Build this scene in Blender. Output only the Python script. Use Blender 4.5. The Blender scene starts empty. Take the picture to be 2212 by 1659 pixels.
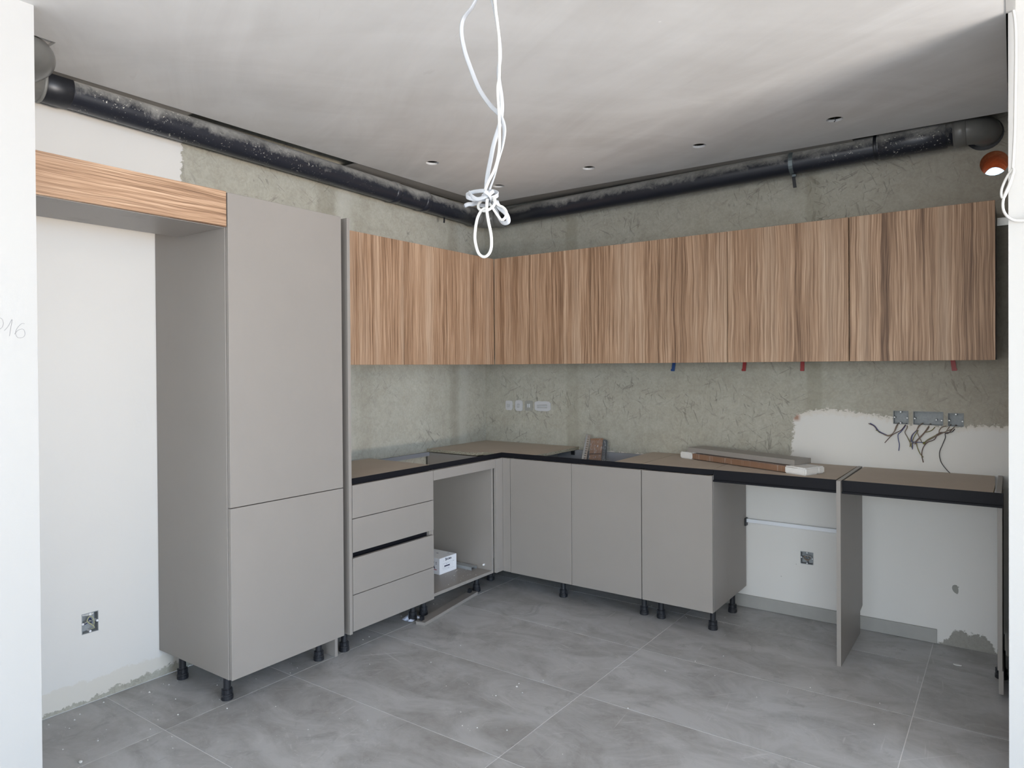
import bpy, bmesh, math, random
from mathutils import Vector, Matrix, noise
random.seed(7)
SC = bpy.context.scene
COL = SC.collection

# ---------------------------------------------------------------- camera
cam_d = bpy.data.cameras.new('camera'); cam = bpy.data.objects.new('camera', cam_d); COL.objects.link(cam)
YAW, PITCH, ROLL = 0.62117, -0.007275, -0.006648
fwd = Vector((-math.sin(YAW)*math.cos(PITCH), math.cos(YAW)*math.cos(PITCH), math.sin(PITCH)))
rt = fwd.cross(Vector((0, 0, 1))).normalized(); up = rt.cross(fwd)
c_, s_ = math.cos(ROLL), math.sin(ROLL)
rt, up = c_*rt + s_*up, -s_*rt + c_*up
m = Matrix((rt, up, -fwd)).transposed().to_4x4(); m.translation = Vector((3.2386, -4.1962, 1.4367))
cam.matrix_world = m
cam_d.sensor_width = 36; cam_d.lens = 1516.41/2212*36
cam_d.shift_x = 2.87/2212; cam_d.shift_y = -26.79/2212
cam_d.clip_start = 0.02
SC.camera = cam

# ---------------------------------------------------------------- world, light, exposure
SC.view_settings.view_transform = 'Standard'; SC.view_settings.look = 'None'
SC.view_settings.exposure = 0.09; SC.view_settings.gamma = 1.0; SC.view_settings.use_curve_mapping = False
SC.cycles.use_denoising = True
SC.cycles.max_bounces = 10; SC.cycles.diffuse_bounces = 6
w = bpy.data.worlds.new('sky'); SC.world = w; w.use_nodes = True
nt = w.node_tree; bg = nt.nodes['Background']
sky = nt.nodes.new('ShaderNodeTexSky'); sky.sky_type = 'NISHITA'; sky.sun_disc = False
sky.sun_elevation = math.radians(48); sky.sun_rotation = math.radians(200)
nt.links.new(sky.outputs[0], bg.inputs[0]); bg.inputs[1].default_value = 0.45

def area(name, loc, target, sx, sy, power, col):
    l = bpy.data.lights.new(name, 'AREA'); l.shape = 'RECTANGLE'; l.size = sx; l.size_y = sy
    l.energy = power; l.color = col
    o = bpy.data.objects.new(name, l); COL.objects.link(o); o.location = loc
    o.rotation_euler = (Vector(target)-Vector(loc)).to_track_quat('-Z', 'Y').to_euler()
    return o
# daylight through the glazed door in the right-hand wall of the room beyond, and through the window behind the camera
area('daylight_side_door', (8.62, -3.95, 1.45), (0, -3.95, 1.25), 3.3, 2.4, 255, (0.44, 0.68, 1.0))
area('sunlit_terrace_bounce', (10.2, -3.95, 0.03), (10.1, -3.95, 3.0), 3.6, 3.4, 2800, (1.0, 0.85, 0.69))
area('daylight_rear_window', (4.2, -8.06, 1.5), (4.2, 0, 1.5), 5.4, 2.4, 160, (0.82, 0.90, 1.0))

sl = bpy.data.lights.new('sun', 'SUN'); sl.energy = 5.0; sl.angle = 0.01; sl.color = (1.0, 0.93, 0.82)
so = bpy.data.objects.new('sun', sl); COL.objects.link(so); so.rotation_euler = Vector((-0.12, -0.80, -0.50)).to_track_quat('-Z', 'Y').to_euler()

# ---------------------------------------------------------------- node helpers
class M:
    def __init__(s, name, rough=0.5, spec=0.5, metal=0.0):
        s.m = bpy.data.materials.new(name); s.m.use_nodes = True; s.t = s.m.node_tree
        s.b = s.t.nodes['Principled BSDF']; s.b.inputs['Roughness'].default_value = rough
        s.b.inputs['Specular IOR Level'].default_value = spec; s.b.inputs['Metallic'].default_value = metal
        s.col((0.5, 0.5, 0.5))
    def n(s, typ, **kw):
        x = s.t.nodes.new(typ)
        for k, v in kw.items(): setattr(x, k, v)
        return x
    def put(s, sock, v):
        if hasattr(v, 'is_linked') or hasattr(v, 'node'): s.t.links.new(v, sock)
        elif isinstance(v, (tuple, list)) and len(v) == 3 and len(sock.default_value) == 4: sock.default_value = (*v, 1)
        else: sock.default_value = v
    def col(s, v): s.put(s.b.inputs['Base Color'], v)
    def rough(s, v): s.put(s.b.inputs['Roughness'], v)
    def pos(s): return s.n('ShaderNodeNewGeometry').outputs['Position']
    def obj(s): return s.n('ShaderNodeTexCoord').outputs['Object']
    def rnd(s): return s.n('ShaderNodeObjectInfo').outputs['Random']
    def math(s, op, a, b=0.0, c=0.0):
        x = s.n('ShaderNodeMath', operation=op); s.put(x.inputs[0], a); s.put(x.inputs[1], b); s.put(x.inputs[2], c); return x.outputs[0]
    def sep(s, v):
        x = s.n('ShaderNodeSeparateXYZ'); s.put(x.inputs[0], v); return x.outputs
    def comb(s, a, b, c):
        x = s.n('ShaderNodeCombineXYZ'); s.put(x.inputs[0], a); s.put(x.inputs[1], b); s.put(x.inputs[2], c); return x.outputs[0]
    def vmul(s, v, k):
        x = s.n('ShaderNodeVectorMath', operation='MULTIPLY'); s.put(x.inputs[0], v); s.put(x.inputs[1], k); return x.outputs[0]
    def rot(s, v, r):
        x = s.n('ShaderNodeVectorRotate', rotation_type='EULER_XYZ'); s.put(x.inputs['Vector'], v); x.inputs['Rotation'].default_value = r; return x.outputs[0]
    def noise(s, v, scale, detail=3, rough=0.5, dist=0.0):
        x = s.n('ShaderNodeTexNoise'); s.put(x.inputs['Vector'], v); x.inputs['Scale'].default_value = scale
        x.inputs['Detail'].default_value = detail; x.inputs['Roughness'].default_value = rough; x.inputs['Distortion'].default_value = dist
        return x.outputs['Fac']
    def voro(s, v, scale, feat='F1'):
        x = s.n('ShaderNodeTexVoronoi', feature=feat); s.put(x.inputs['Vector'], v); x.inputs['Scale'].default_value = scale; return x.outputs['Distance']
    def step(s, v, a, b, o0=0.0, o1=1.0):
        x = s.n('ShaderNodeMapRange'); x.clamp = True; s.put(x.inputs[0], v)
        for i, q in ((1, a), (2, b), (3, o0), (4, o1)): s.put(x.inputs[i], q)
        return x.outputs[0]
    def ramp(s, v, stops):
        x = s.n('ShaderNodeValToRGB'); s.put(x.inputs[0], v); e = x.color_ramp.elements
        while len(e) < len(stops): e.new(0.5)
        for k, (p, c) in zip(e, stops): k.position = p; k.color = (*c, 1)
        return x.outputs[0]
    def mix(s, f, a, b, mode='MIX'):
        x = s.n('ShaderNodeMix', data_type='RGBA', blend_type=mode); s.put(x.inputs[0], f); s.put(x.inputs[6], a); s.put(x.inputs[7], b); return x.outputs[2]
    def bump(s, h, strength=0.3, dist=0.002):
        x = s.n('ShaderNodeBump'); s.put(x.inputs['Height'], h); x.inputs['Strength'].default_value = strength; x.inputs['Distance'].default_value = dist
        s.t.links.new(x.outputs[0], s.b.inputs['Normal'])
    def band(s, v, c, hw, soft):   # 1 inside |v-c|<hw with soft edge
        d = s.math('ABSOLUTE', s.math('SUBTRACT', v, c)); return s.step(d, hw, hw+soft, 1.0, 0.0)
    def curve(s, v, pts):
        x = s.n('ShaderNodeFloatCurve'); s.put(x.inputs['Value'], v); c = x.mapping.curves[0]
        while len(c.points) < len(pts): c.points.new(0.5, 0.5)
        for p, q in zip(c.points, pts): p.location = q; p.handle_type = 'VECTOR'
        x.mapping.update(); return x.outputs[0]

def plain(name, col, rough=0.5, spec=0.5, metal=0.0, var=0.0, scale=20, bump=0.0):
    a = M(name, rough, spec, metal)
    if var or bump:
        nz = a.noise(a.obj(), scale, 4, 0.6)
        a.col(a.mix(nz, tuple(c*(1-var) for c in col), tuple(min(1, c*(1+var)) for c in col)))
        if bump: a.bump(nz, bump, 0.001)
    else: a.col(col)
    return a.m

def mat_laminate(name='taupe_laminate', c=(0.283, 0.260, 0.238)):
    a = M(name, 0.42, 0.45)
    p = a.pos(); n1 = a.noise(p, 3.5, 4, 0.6); n2 = a.noise(p, 600, 2)
    a.col(a.mix(n1, tuple(k*0.95 for k in c), tuple(k*1.05 for k in c)))
    smear = a.step(a.noise(a.vmul(p, (1, 1, 0.6)), 7, 5, 0.65, 0.6), 0.60, 0.78)
    a.rough(a.step(smear, 0, 1, 0.42, 0.56)); a.bump(n2, 0.05, 0.0004)
    return a.m

def mat_wood(name, horiz=False, tint=(1, 1, 1)):
    a = M(name, 0.5, 0.35)
    x, y, z = a.sep(a.obj())[:3]; r = a.rnd()
    if horiz: u, l = z, a.math('ADD', x, y)
    else: u, l = a.math('ADD', x, y), z
    r37 = a.math('MULTIPLY', r, 37.0)
    u0 = a.math('ADD', u, r37)
    wob = a.noise(a.comb(a.math('MULTIPLY', u0, 7.0), 0.0, a.math('MULTIPLY', l, 2.4)), 1.0, 2, 0.5)
    wob2 = a.noise(a.comb(a.math('MULTIPLY', u0, 26.0), 3.0, a.math('MULTIPLY', l, 7.0)), 1.0, 2, 0.5)
    uw = a.math('ADD', u0, a.math('ADD', a.math('MULTIPLY', wob, 0.030), a.math('MULTIPLY', wob2, 0.006)))
    fine = a.noise(a.comb(a.math('MULTIPLY', uw, 300.0), r37, a.math('MULTIPLY', l, 3.2)), 1.0, 3, 0.62)
    mid = a.noise(a.comb(a.math('MULTIPLY', uw, 95.0), r37, a.math('MULTIPLY', l, 1.0)), 1.0, 2, 0.5)
    big = a.noise(a.comb(a.math('MULTIPLY', uw, 13.0), r37, a.math('MULTIPLY', l, 0.35)), 1.0, 2, 0.5)
    v = a.math('ADD', a.math('ADD', a.math('MULTIPLY', fine, 0.72), a.math('MULTIPLY', mid, 0.44)), a.math('MULTIPLY', big, 0.34))
    v = a.math('SUBTRACT', v, 0.235)
    cs = [(0.30, (0.105, 0.056, 0.032)), (0.43, (0.250, 0.148, 0.088)), (0.54, (0.400, 0.252, 0.158)), (0.65, (0.54, 0.375, 0.255)), (0.76, (0.66, 0.49, 0.355))]
    c = a.ramp(v, [(p, tuple(q*t for q, t in zip(cc, tint))) for p, cc in cs])
    grey = a.step(big, 0.48, 0.66)
    c = a.mix(a.math('MULTIPLY', grey, 0.30), c, (0.33, 0.25, 0.185))
    a.col(c); a.bump(a.math('ADD', fine, mid), 0.18, 0.0008)
    return a.m

def cement(a, p):
    """bare cement render: colour and height"""
    n0 = a.noise(p, 1.6, 4, 0.6); n1 = a.noise(p, 9, 5, 0.65, 0.5); n2 = a.noise(p, 70, 4, 0.7)
    c = a.mix(n0, (0.325, 0.307, 0.250), (0.44, 0.423, 0.362))
    c = a.mix(a.step(n1, 0.35, 0.7), c, a.mix(0.45, c, (0.50, 0.50, 0.44)))
    n5 = a.noise(p, 28, 5, 0.75, 0.7); c = a.mix(a.step(n5, 0.40, 0.60), a.mix(0.16, c, (0.12, 0.115, 0.09)), c); c = a.mix(a.step(n2, 0.45, 0.70, 0.0, 0.22), c, (0.60, 0.59, 0.53))
    h = a.math('ADD', a.math('MULTIPLY', n2, 0.6), a.math('MULTIPLY', n5, 0.9))
    zone = a.step(a.noise(p, 2.2, 3), 0.45, 0.60)
    for k, (rx, ry) in enumerate(((0.5, 0.4), (-0.7, -0.5), (1.3, 1.1), (0.9, -1.0))):
        q = a.vmul(a.rot(p, (rx, ry, 0.0)), (9, 9, 60))
        s = a.step(a.noise(q, 1.0, 3, 0.55, 0.8), 0.625, 0.69)
        s = a.math('MULTIPLY', s, zone)
        c = a.mix(a.math('MULTIPLY', s, 0.42), c, (0.135, 0.13, 0.11)); h = a.math('SUBTRACT', h, a.math('MULTIPLY', s, 1.2))
    sp = a.step(a.voro(p, 13), 0.055, 0.045, 0.0, 1.0)
    sp = a.math('MULTIPLY', a.step(a.voro(p, 13), 0.030, 0.045, 1.0, 0.0), a.step(a.noise(p, 40, 2), 0.5, 0.55))
    c = a.mix(a.math('MULTIPLY', sp, 0.8), c, (0.62, 0.62, 0.58))
    return c, h

def ragged(a, p, amp=0.03, sc=28):
    f = a.noise(p, sc, 7, 0.78, 0.5); g = a.noise(p, 7, 3)
    return a.math('ADD', a.math('MULTIPLY', a.math('SUBTRACT', f, 0.5), amp*5.5), a.math('MULTIPLY', a.math('SUBTRACT', g, 0.5), amp*1.5))

PAINT = (0.70, 0.685, 0.655)
def mat_wall_back():
    a = M('wall_back_render', 0.85, 0.25); p = a.pos(); x, y, z = a.sep(p)[:3]
    c, h = cement(a, p)
    for cx, hw in ((0.76, 0.035), (2.33, 0.03)):      # filled chases, slightly darker
        m_ = a.math('MULTIPLY', a.band(x, cx, hw, 0.02), a.step(a.noise(p, 6, 3), 0.3, 0.6, 0.3, 1.0)); c = a.mix(a.math('MULTIPLY', m_, 0.4), c, (0.23, 0.215, 0.155))
    brown = a.step(x, 2.4, 3.2); c = a.mix(a.math('MULTIPLY', brown, 0.6), c, a.mix(0.5, c, (0.30, 0.235, 0.19)))
    lo = a.math('MULTIPLY', a.band(z, 1.12, 0.10, 0.12), a.band(x, 2.95, 0.25, 0.2)); h = a.math('ADD', h, a.math('MULTIPLY', lo, a.noise(p, 160, 2)))
    xj = a.math('ADD', x, ragged(a, a.vmul(p, (1, 1, 1.7)), 0.022, 30)); edge = a.math('MULTIPLY', a.curve(a.math('DIVIDE', xj, 3.3), [(0, 0.43), (0.655, 0.43), (0.668, 0.46), (0.674, 0.575), (0.705, 0.592), (0.735, 0.592), (0.79, 0.587), (0.825, 0.578), (0.84, 0.560), (0.92, 0.560), (0.945, 0.565), (1, 0.565)]), 2.0)
    d = a.math('ADD', a.math('SUBTRACT', edge, z), ragged(a, p, 0.020, 34))
    wm = a.step(d, -0.001, 0.002)
    d2 = a.math('ADD', a.math('SUBTRACT', z, a.math('MULTIPLY', a.band(x, 3.06, 0.06, 0.06), 0.075)), ragged(a, p, 0.02, 24))
    m2 = a.math('MULTIPLY', a.math('GREATER_THAN', x, 2.925), a.step(d2, 0.004, 0.0, 0.0, 1.0)); wm = a.math('MULTIPLY', wm, a.math('SUBTRACT', 1.0, m2))
    pc = a.mix(a.noise(p, 2.2, 3), PAINT, tuple(k*0.94 for k in PAINT))
    rim = a.math('MULTIPLY', a.band(d, 0.006, 0.008, 0.02), 0.35)
    pc = a.mix(rim, pc, (0.60, 0.52, 0.42))
    rust = a.math('MULTIPLY', a.math('MULTIPLY', a.band(x, 2.235, 0.006, 0.02), a.band(z, 1.135, 0.006, 0.02)), 0.8); pc = a.mix(rust, pc, (0.30, 0.12, 0.05))
    dm = a.step(a.voro(p, 9), 0.022, 0.030, 1.0, 0.0); pc = a.mix(a.math('MULTIPLY', dm, 0.6), pc, (0.25, 0.24, 0.23))
    c = a.mix(a.math('MULTIPLY', m2, 0.8), c, a.mix(a.noise(p, 60, 5, 0.8), (0.16, 0.155, 0.14), (0.42, 0.41, 0.38))); a.col(a.mix(wm, c, pc)); a.rough(a.step(wm, 0, 1, 0.9, 0.55))
    a.bump(a.math('ADD', a.math('MULTIPLY', h, a.math('SUBTRACT', 1.0, a.math('MULTIPLY', wm, 0.92))), a.math('MULTIPLY', wm, 1.5)), 0.55, 0.0022); return a.m

def mat_wall_left():
    a = M('wall_left_render', 0.85, 0.25); p = a.pos(); x, y, z = a.sep(p)[:3]
    c, h = cement(a, p)
    for cy, hw, k in ((-0.36, 0.04, 0.40), (-1.50, 0.05, 0.45), (-1.20, 0.03, 0.2)):
        m_ = a.math('MULTIPLY', a.band(y, cy, hw, 0.03), a.step(a.noise(p, 5, 3), 0.3, 0.65, 0.3, 1.0)); c = a.mix(a.math('MULTIPLY', m_, k), c, (0.205, 0.185, 0.135))
    lightb = a.math('MULTIPLY', a.band(y, -1.36, 0.03, 0.05), a.step(a.noise(p, 4, 3), 0.3, 0.6)); c = a.mix(a.math('MULTIPLY', lightb, 0.4), c, (0.52, 0.52, 0.48))
    lightb = a.math('MULTIPLY', a.band(y, -0.27, 0.03, 0.05), a.step(a.noise(p, 4, 3), 0.3, 0.6)); c = a.mix(a.math('MULTIPLY', lightb, 0.35), c, (0.50, 0.50, 0.46))
    d = a.math('ADD', a.math('SUBTRACT', -2.365, y), ragged(a, p, 0.02, 34)); wm = a.step(d, -0.001, 0.002)
    e1 = a.math('MULTIPLY', a.band(z, 1.33, 0.09, 0.02), a.step(a.math('ADD', a.math('SUBTRACT', -1.765, y), ragged(a, p, 0.05, 30)), 0.0, 0.003)); wm = a.math('MAXIMUM', wm, e1)
    low = a.curve(a.step(y, -3.2, -2.2), [(0, 0.0), (0.1, 0.12), (0.35, 0.3), (0.6, 0.60), (0.8, 0.70), (1, 0.75)])
    d2 = a.math('SUBTRACT', a.math('ADD', z, ragged(a, p, 0.018, 22)), a.math('MULTIPLY', low, 0.060)); lm = a.step(d2, -0.001, 0.001, 0.0, 1.0); wm = a.math('MULTIPLY', wm, lm)
    pc = a.mix(a.noise(p, 2.2, 3), PAINT, tuple(k*0.96 for k in PAINT))
    d3 = a.math('SUBTRACT', a.math('ADD', z, ragged(a, p, 0.012, 14)), 0.10); pc = a.mix(a.step(d3, -0.002, 0.003, 0.55, 0.0), pc, (0.62, 0.58, 0.50))
    a.col(a.mix(wm, c, pc)); a.rough(a.step(wm, 0, 1, 0.9, 0.5))
    a.bump(a.math('ADD', a.math('MULTIPLY', h, a.math('SUBTRACT', 1.0, a.math('MULTIPLY', wm, 0.92))), a.math('MULTIPLY', wm, 1.5)), 0.45, 0.0022); return a.m

def mat_paint(name, c=PAINT, rough=0.55, amp=0.05):
    a = M(name, rough, 0.35); p = a.pos(); n1 = a.noise(p, 2.0, 4, 0.6, 0.4); n2 = a.noise(p, 260, 2)
    a.col(a.mix(n1, tuple(k*(1-amp) for k in c), c)); a.bump(a.math('ADD', n2, a.math('MULTIPLY', n1, 3.0)), 0.08, 0.0012); return a.m

def mat_ceiling():
    a = M('ceiling_skim', 0.8, 0.2); p = a.pos()
    q = a.rot(p, (0, 0, 0.5)); n1 = a.noise(a.vmul(q, (0.8, 3.2, 1)), 1.0, 5, 0.62, 1.0); n2 = a.noise(a.vmul(a.rot(p, (0, 0, -0.7)), (1, 2.4, 1)), 1.1, 4, 0.6, 0.6)
    n3 = a.noise(p, 0.9, 2)
    f = a.math('ADD', a.math('MULTIPLY', n1, 0.5), a.math('MULTIPLY', n2, 0.5))
    c = a.mix(a.step(f, 0.40, 0.60), (0.64, 0.63, 0.615), (0.75, 0.745, 0.735)); c = a.mix(a.step(n3, 0.4, 0.62, 0.0, 0.35), c, (0.74, 0.74, 0.74))
    sm = a.step(a.noise(a.vmul(q, (3, 16, 1)), 1.0, 3, 0.6, 0.7), 0.70, 0.80); c = a.mix(a.math('MULTIPLY', sm, 0.35), c, (0.52, 0.50, 0.48))
    wh = a.step(a.voro(p, 3.1), 0.012, 0.02, 1.0, 0.0); c = a.mix(a.math('MULTIPLY', wh, 0.7), c, (0.86, 0.86, 0.84))
    a.col(c); a.bump(a.math('ADD', f, a.math('MULTIPLY', a.noise(p, 200, 2), 0.05)), 0.10, 0.004); return a.m

def mat_floor_tile():
    a = M('grey_porcelain', 0.45, 0.5); p = a.pos(); r = a.rnd()
    o = a.comb(a.math('MULTIPLY', r, 19.0), a.math('MULTIPLY', r, 7.0), 0.0)
    q = a.n('ShaderNodeVectorMath', operation='ADD'); a.put(q.inputs[0], p); a.put(q.inputs[1], o); q = q.outputs[0]
    n1 = a.noise(a.vmul(q, (1.6, 2.6, 1)), 1.6, 6, 0.66, 0.8); n2 = a.noise(q, 22, 5, 0.7)
    c = a.mix(a.step(n1, 0.38, 0.60), (0.285, 0.279, 0.268), (0.435, 0.435, 0.435))
    c = a.mix(a.step(n2, 0.35, 0.75, 0.0, 0.45), c, (0.43, 0.435, 0.44))
    vein = a.step(a.math('ABSOLUTE', a.math('SUBTRACT', a.noise(q, 1.3, 5, 0.6, 1.4), 0.5)), 0.0, 0.006, 1.0, 0.0)
    c = a.mix(a.math('MULTIPLY', vein, 0.18), c, (0.55, 0.55, 0.55))
    # dust and plaster smears
    big = a.step(a.noise(p, 1.1, 3), 0.46, 0.66)
    d1 = a.step(a.noise(a.vmul(a.rot(p, (0, 0, 0.4)), (1, 2.2, 1)), 6, 8, 0.78, 0.5), 0.57, 0.70); d1 = a.math('MULTIPLY', d1, a.step(big, 0, 1, 0.25, 1.0))
    c = a.mix(a.math('MULTIPLY', d1, 0.75), c, (0.60, 0.60, 0.60))
    sp = a.math('MULTIPLY', a.step(a.voro(p, 23), 0.03, 0.05, 1.0, 0.0), a.step(a.noise(p, 3.4, 2), 0.50, 0.60)); c = a.mix(a.math('MULTIPLY', sp, 0.75), c, (0.66, 0.66, 0.65))
    for sx, rz in ((60, 0.3), (60, -0.8), (60, 1.5)):
        s = a.math('MULTIPLY', a.step(a.noise(a.vmul(a.rot(p, (0, 0, rz)), (3, sx, 1)), 1.0, 2, 0.5, 0.6), 0.68, 0.73), a.step(a.noise(p, 3, 2), 0.46, 0.56)); c = a.mix(a.math('MULTIPLY', s, 0.40), c, (0.60, 0.60, 0.60))
    foot = a.step(a.noise(p, 4.5, 5, 0.7, 1.2), 0.58, 0.68, 0.0, 0.40); c = a.mix(foot, c, (0.19, 0.185, 0.175))
    a.col(c); a.rough(a.step(d1, 0, 1, 0.42, 0.65)); a.bump(n2, 0.06, 0.001); return a.m

def mat_pipe():
    a = M('dusty_black_pipe', 0.38, 0.5); p = a.pos(); x, y, z = a.sep(p)[:3]
    nrm = a.sep(a.n('ShaderNodeNewGeometry').outputs['Normal'])[2]
    n1 = a.noise(p, 6, 6, 0.72, 1.0); n2 = a.noise(p, 26, 5, 0.75, 1.2)
    dust = a.math('ADD', a.math('MULTIPLY', nrm, 0.55), a.math('ADD', a.math('MULTIPLY', n1, 0.9), a.math('MULTIPLY', n2, 0.55)))
    f = a.step(dust, 0.66, 1.12)
    c = a.mix(f, (0.018, 0.020, 0.028), (0.34, 0.33, 0.305))
    left = a.step(y, -2.2, -1.2, 1.0, 0.15); left = a.math('MULTIPLY', left, a.math('LESS_THAN', x, 0.3)); right = a.math('MULTIPLY', a.step(x, 2.3, 2.6), 0.8)
    zn = a.math('MAXIMUM', left, right)
    sp = a.math('MULTIPLY', a.step(a.noise(p, 85, 4, 0.7), 0.625, 0.645), a.step(a.noise(p, 9, 3), 0.42, 0.55)); sp = a.math('MULTIPLY', sp, zn)
    c = a.mix(sp, c, (0.66, 0.64, 0.56))
    a.col(c); a.rough(a.step(f, 0, 1, 0.30, 0.85)); return a.m

def mat_chip():
    a = M('chipboard_edge', 0.85, 0.2); p = a.pos(); v = a.noise(p, 260, 3, 0.7)
    a.col(a.ramp(v, [(0.3, (0.07, 0.055, 0.04)), (0.45, (0.28, 0.24, 0.17)), (0.6, (0.48, 0.45, 0.36)), (0.75, (0.62, 0.60, 0.5))])); a.bump(v, 0.4, 0.001); return a.m
def mat_board():
    a = M('dusty_board_top', 0.7, 0.3); p = a.pos(); n1 = a.noise(p, 5, 5, 0.65); n2 = a.noise(p, 300, 2)
    c = a.mix(n1, (0.45, 0.38, 0.31), (0.54, 0.465, 0.39)); d = a.step(a.noise(p, 14, 6, 0.75), 0.58, 0.75, 0, 0.3); c = a.mix(d, c, (0.60, 0.54, 0.46)); a.col(c); a.bump(n2, 0.05, 0.0005); return a.m
def mat_cardboard():
    a = M('wrapped_cardboard', 0.35, 0.5); p = a.obj(); n = a.noise(a.vmul(p, (1, 1, 6)), 8, 4, 0.6)
    c = a.mix(n, (0.20, 0.11, 0.065), (0.27, 0.155, 0.10)); st = a.step(a.noise(a.vmul(p, (90, 90, 4)), 1.0, 3, 0.6, 0.8), 0.58, 0.70, 0, 0.35); a.col(a.mix(st, c, (0.60, 0.57, 0.54))); a.bump(st, 0.3, 0.001); return a.m
def mat_film():
    a = M('clear_wrap', 0.12, 0.6); a.b.inputs['Transmission Weight'].default_value = 0.0
    n = a.noise(a.vmul(a.obj(), (1, 1, 0.25)), 70, 3, 0.6, 1.4); a.col((0.75, 0.77, 0.80)); a.put(a.b.inputs['Alpha'], a.step(n, 0.56, 0.66, 0.05, 0.55)); a.bump(n, 0.6, 0.003); return a.m
def mat_brick_hole():
    a = M('drilled_terracotta', 0.9, 0.2); p = a.pos(); x, y, z = a.sep(p)[:3]; r = a.noise(a.vmul(p, (14, 60, 14)), 1.0, 4, 0.7, 1.0)
    a.col(a.mix(r, (0.30, 0.095, 0.035), (0.85, 0.42, 0.22))); a.bump(r, 0.9, 0.006); return a.m
def mat_socket():
    a = M('dusty_socket_shell', 0.7, 0.3); n = a.noise(a.pos(), 90, 4, 0.7); a.col(a.mix(n, (0.22, 0.235, 0.24), (0.40, 0.42, 0.43))); return a.m

LAM = mat_laminate(); LAM_DARK = LAM
WOOD = mat_wood('walnut_grain_upright'); WOODH = mat_wood('walnut_grain_level', True, (1.12, 1.12, 1.12))
WB, WL = mat_wall_back(), mat_wall_left()
PAINTM = mat_paint('white_wall_paint'); PAINT_DIM = mat_paint('light_offset_wall_paint', (0.52, 0.515, 0.50), 0.5, 0.03)  # second one is the same paint, colour lowered to offset strong window light
CEIL = mat_ceiling(); TILE = mat_floor_tile(); PIPE = mat_pipe(); CHIP = mat_chip(); BOARD = mat_board(); CARD = mat_cardboard(); FILM = mat_film()
GROUT = plain('pale_grout', (0.74, 0.74, 0.74), 0.9, 0.2, var=0.06)
SKIRT = plain('grey_skirting_tile', (0.33, 0.325, 0.305), 0.45, 0.5, var=0.15, scale=9)
BLACKP = plain('black_plastic', (0.017, 0.018, 0.022), 0.38, 0.5, var=0.3, scale=60)
BLACKM = plain('black_anodised', (0.009, 0.009, 0.012), 0.5, 0.15)
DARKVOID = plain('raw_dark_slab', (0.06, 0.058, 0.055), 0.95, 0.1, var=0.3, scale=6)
GREYPVC = plain('grey_pvc', (0.155, 0.152, 0.142), 0.28, 0.5, var=0.25, scale=12)
GREYBACK = plain('grey_backing', (0.27, 0.272, 0.29), 0.6, 0.3, var=0.04, scale=5)
STEEL = plain('zinc_steel', (0.55, 0.56, 0.56), 0.35, 0.5, 0.9, var=0.1, scale=80)
ALU = plain('white_aluminium', (0.74, 0.76, 0.80), 0.35, 0.5, 0.0)

WHITEP = plain('white_plastic', (0.80, 0.81, 0.82), 0.35, 0.5)
CABW = plain('white_cable_sheath', (0.45, 0.465, 0.49), 0.40, 0.5); CABR = plain('cream_round_cable', (0.70, 0.69, 0.66), 0.4, 0.4)
FOAM = plain('white_foam_wrap', (0.74, 0.73, 0.71), 0.6, 0.3, var=0.1, scale=60, bump=0.5)
BOXW = plain('white_carton', (0.80, 0.81, 0.84), 0.55, 0.3, var=0.02)
INK = plain('navy_ink', (0.012, 0.014, 0.05), 0.6, 0.2); INKG = plain('grey_ink', (0.25, 0.27, 0.33), 0.6, 0.2); INKR = plain('red_ink', (0.35, 0.02, 0.03), 0.6, 0.2)
PENCIL = plain('pencil_line', (0.27, 0.27, 0.28), 0.7, 0.2)
SOCK = mat_socket(); PLAST = plain('plaster_grey', (0.30, 0.30, 0.275), 0.8, 0.2, var=0.15, scale=50, bump=0.2)
PLATE = plain('grey_blank_plate', (0.50, 0.505, 0.52), 0.5, 0.4, var=0.06, scale=40)
RIB = plain('highlight_ribs', (0.58, 0.585, 0.59), 0.5, 0.4)  # paler than the plates: highlights on the ridges are put into the colour
RED = plain('red_plastic', (0.28, 0.008, 0.010), 0.45); BLUE = plain('blue_plastic', (0.008, 0.055, 0.21), 0.45)
WBLUE = plain('blue_wire', (0.02, 0.035, 0.16), 0.4); WBROWN = plain('brown_wire', (0.09, 0.045, 0.035), 0.4); WGREEN = plain('yellow_green_wire', (0.16, 0.15, 0.04), 0.4); WBLK = plain('black_wire', (0.03, 0.03, 0.035), 0.4); WDUST = plain('dusty_wire', (0.20, 0.155, 0.12), 0.7)
BRICK = mat_brick_hole(); CHIPS = plain('plaster_chips', (0.68, 0.68, 0.66), 0.9, 0.1)

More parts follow.
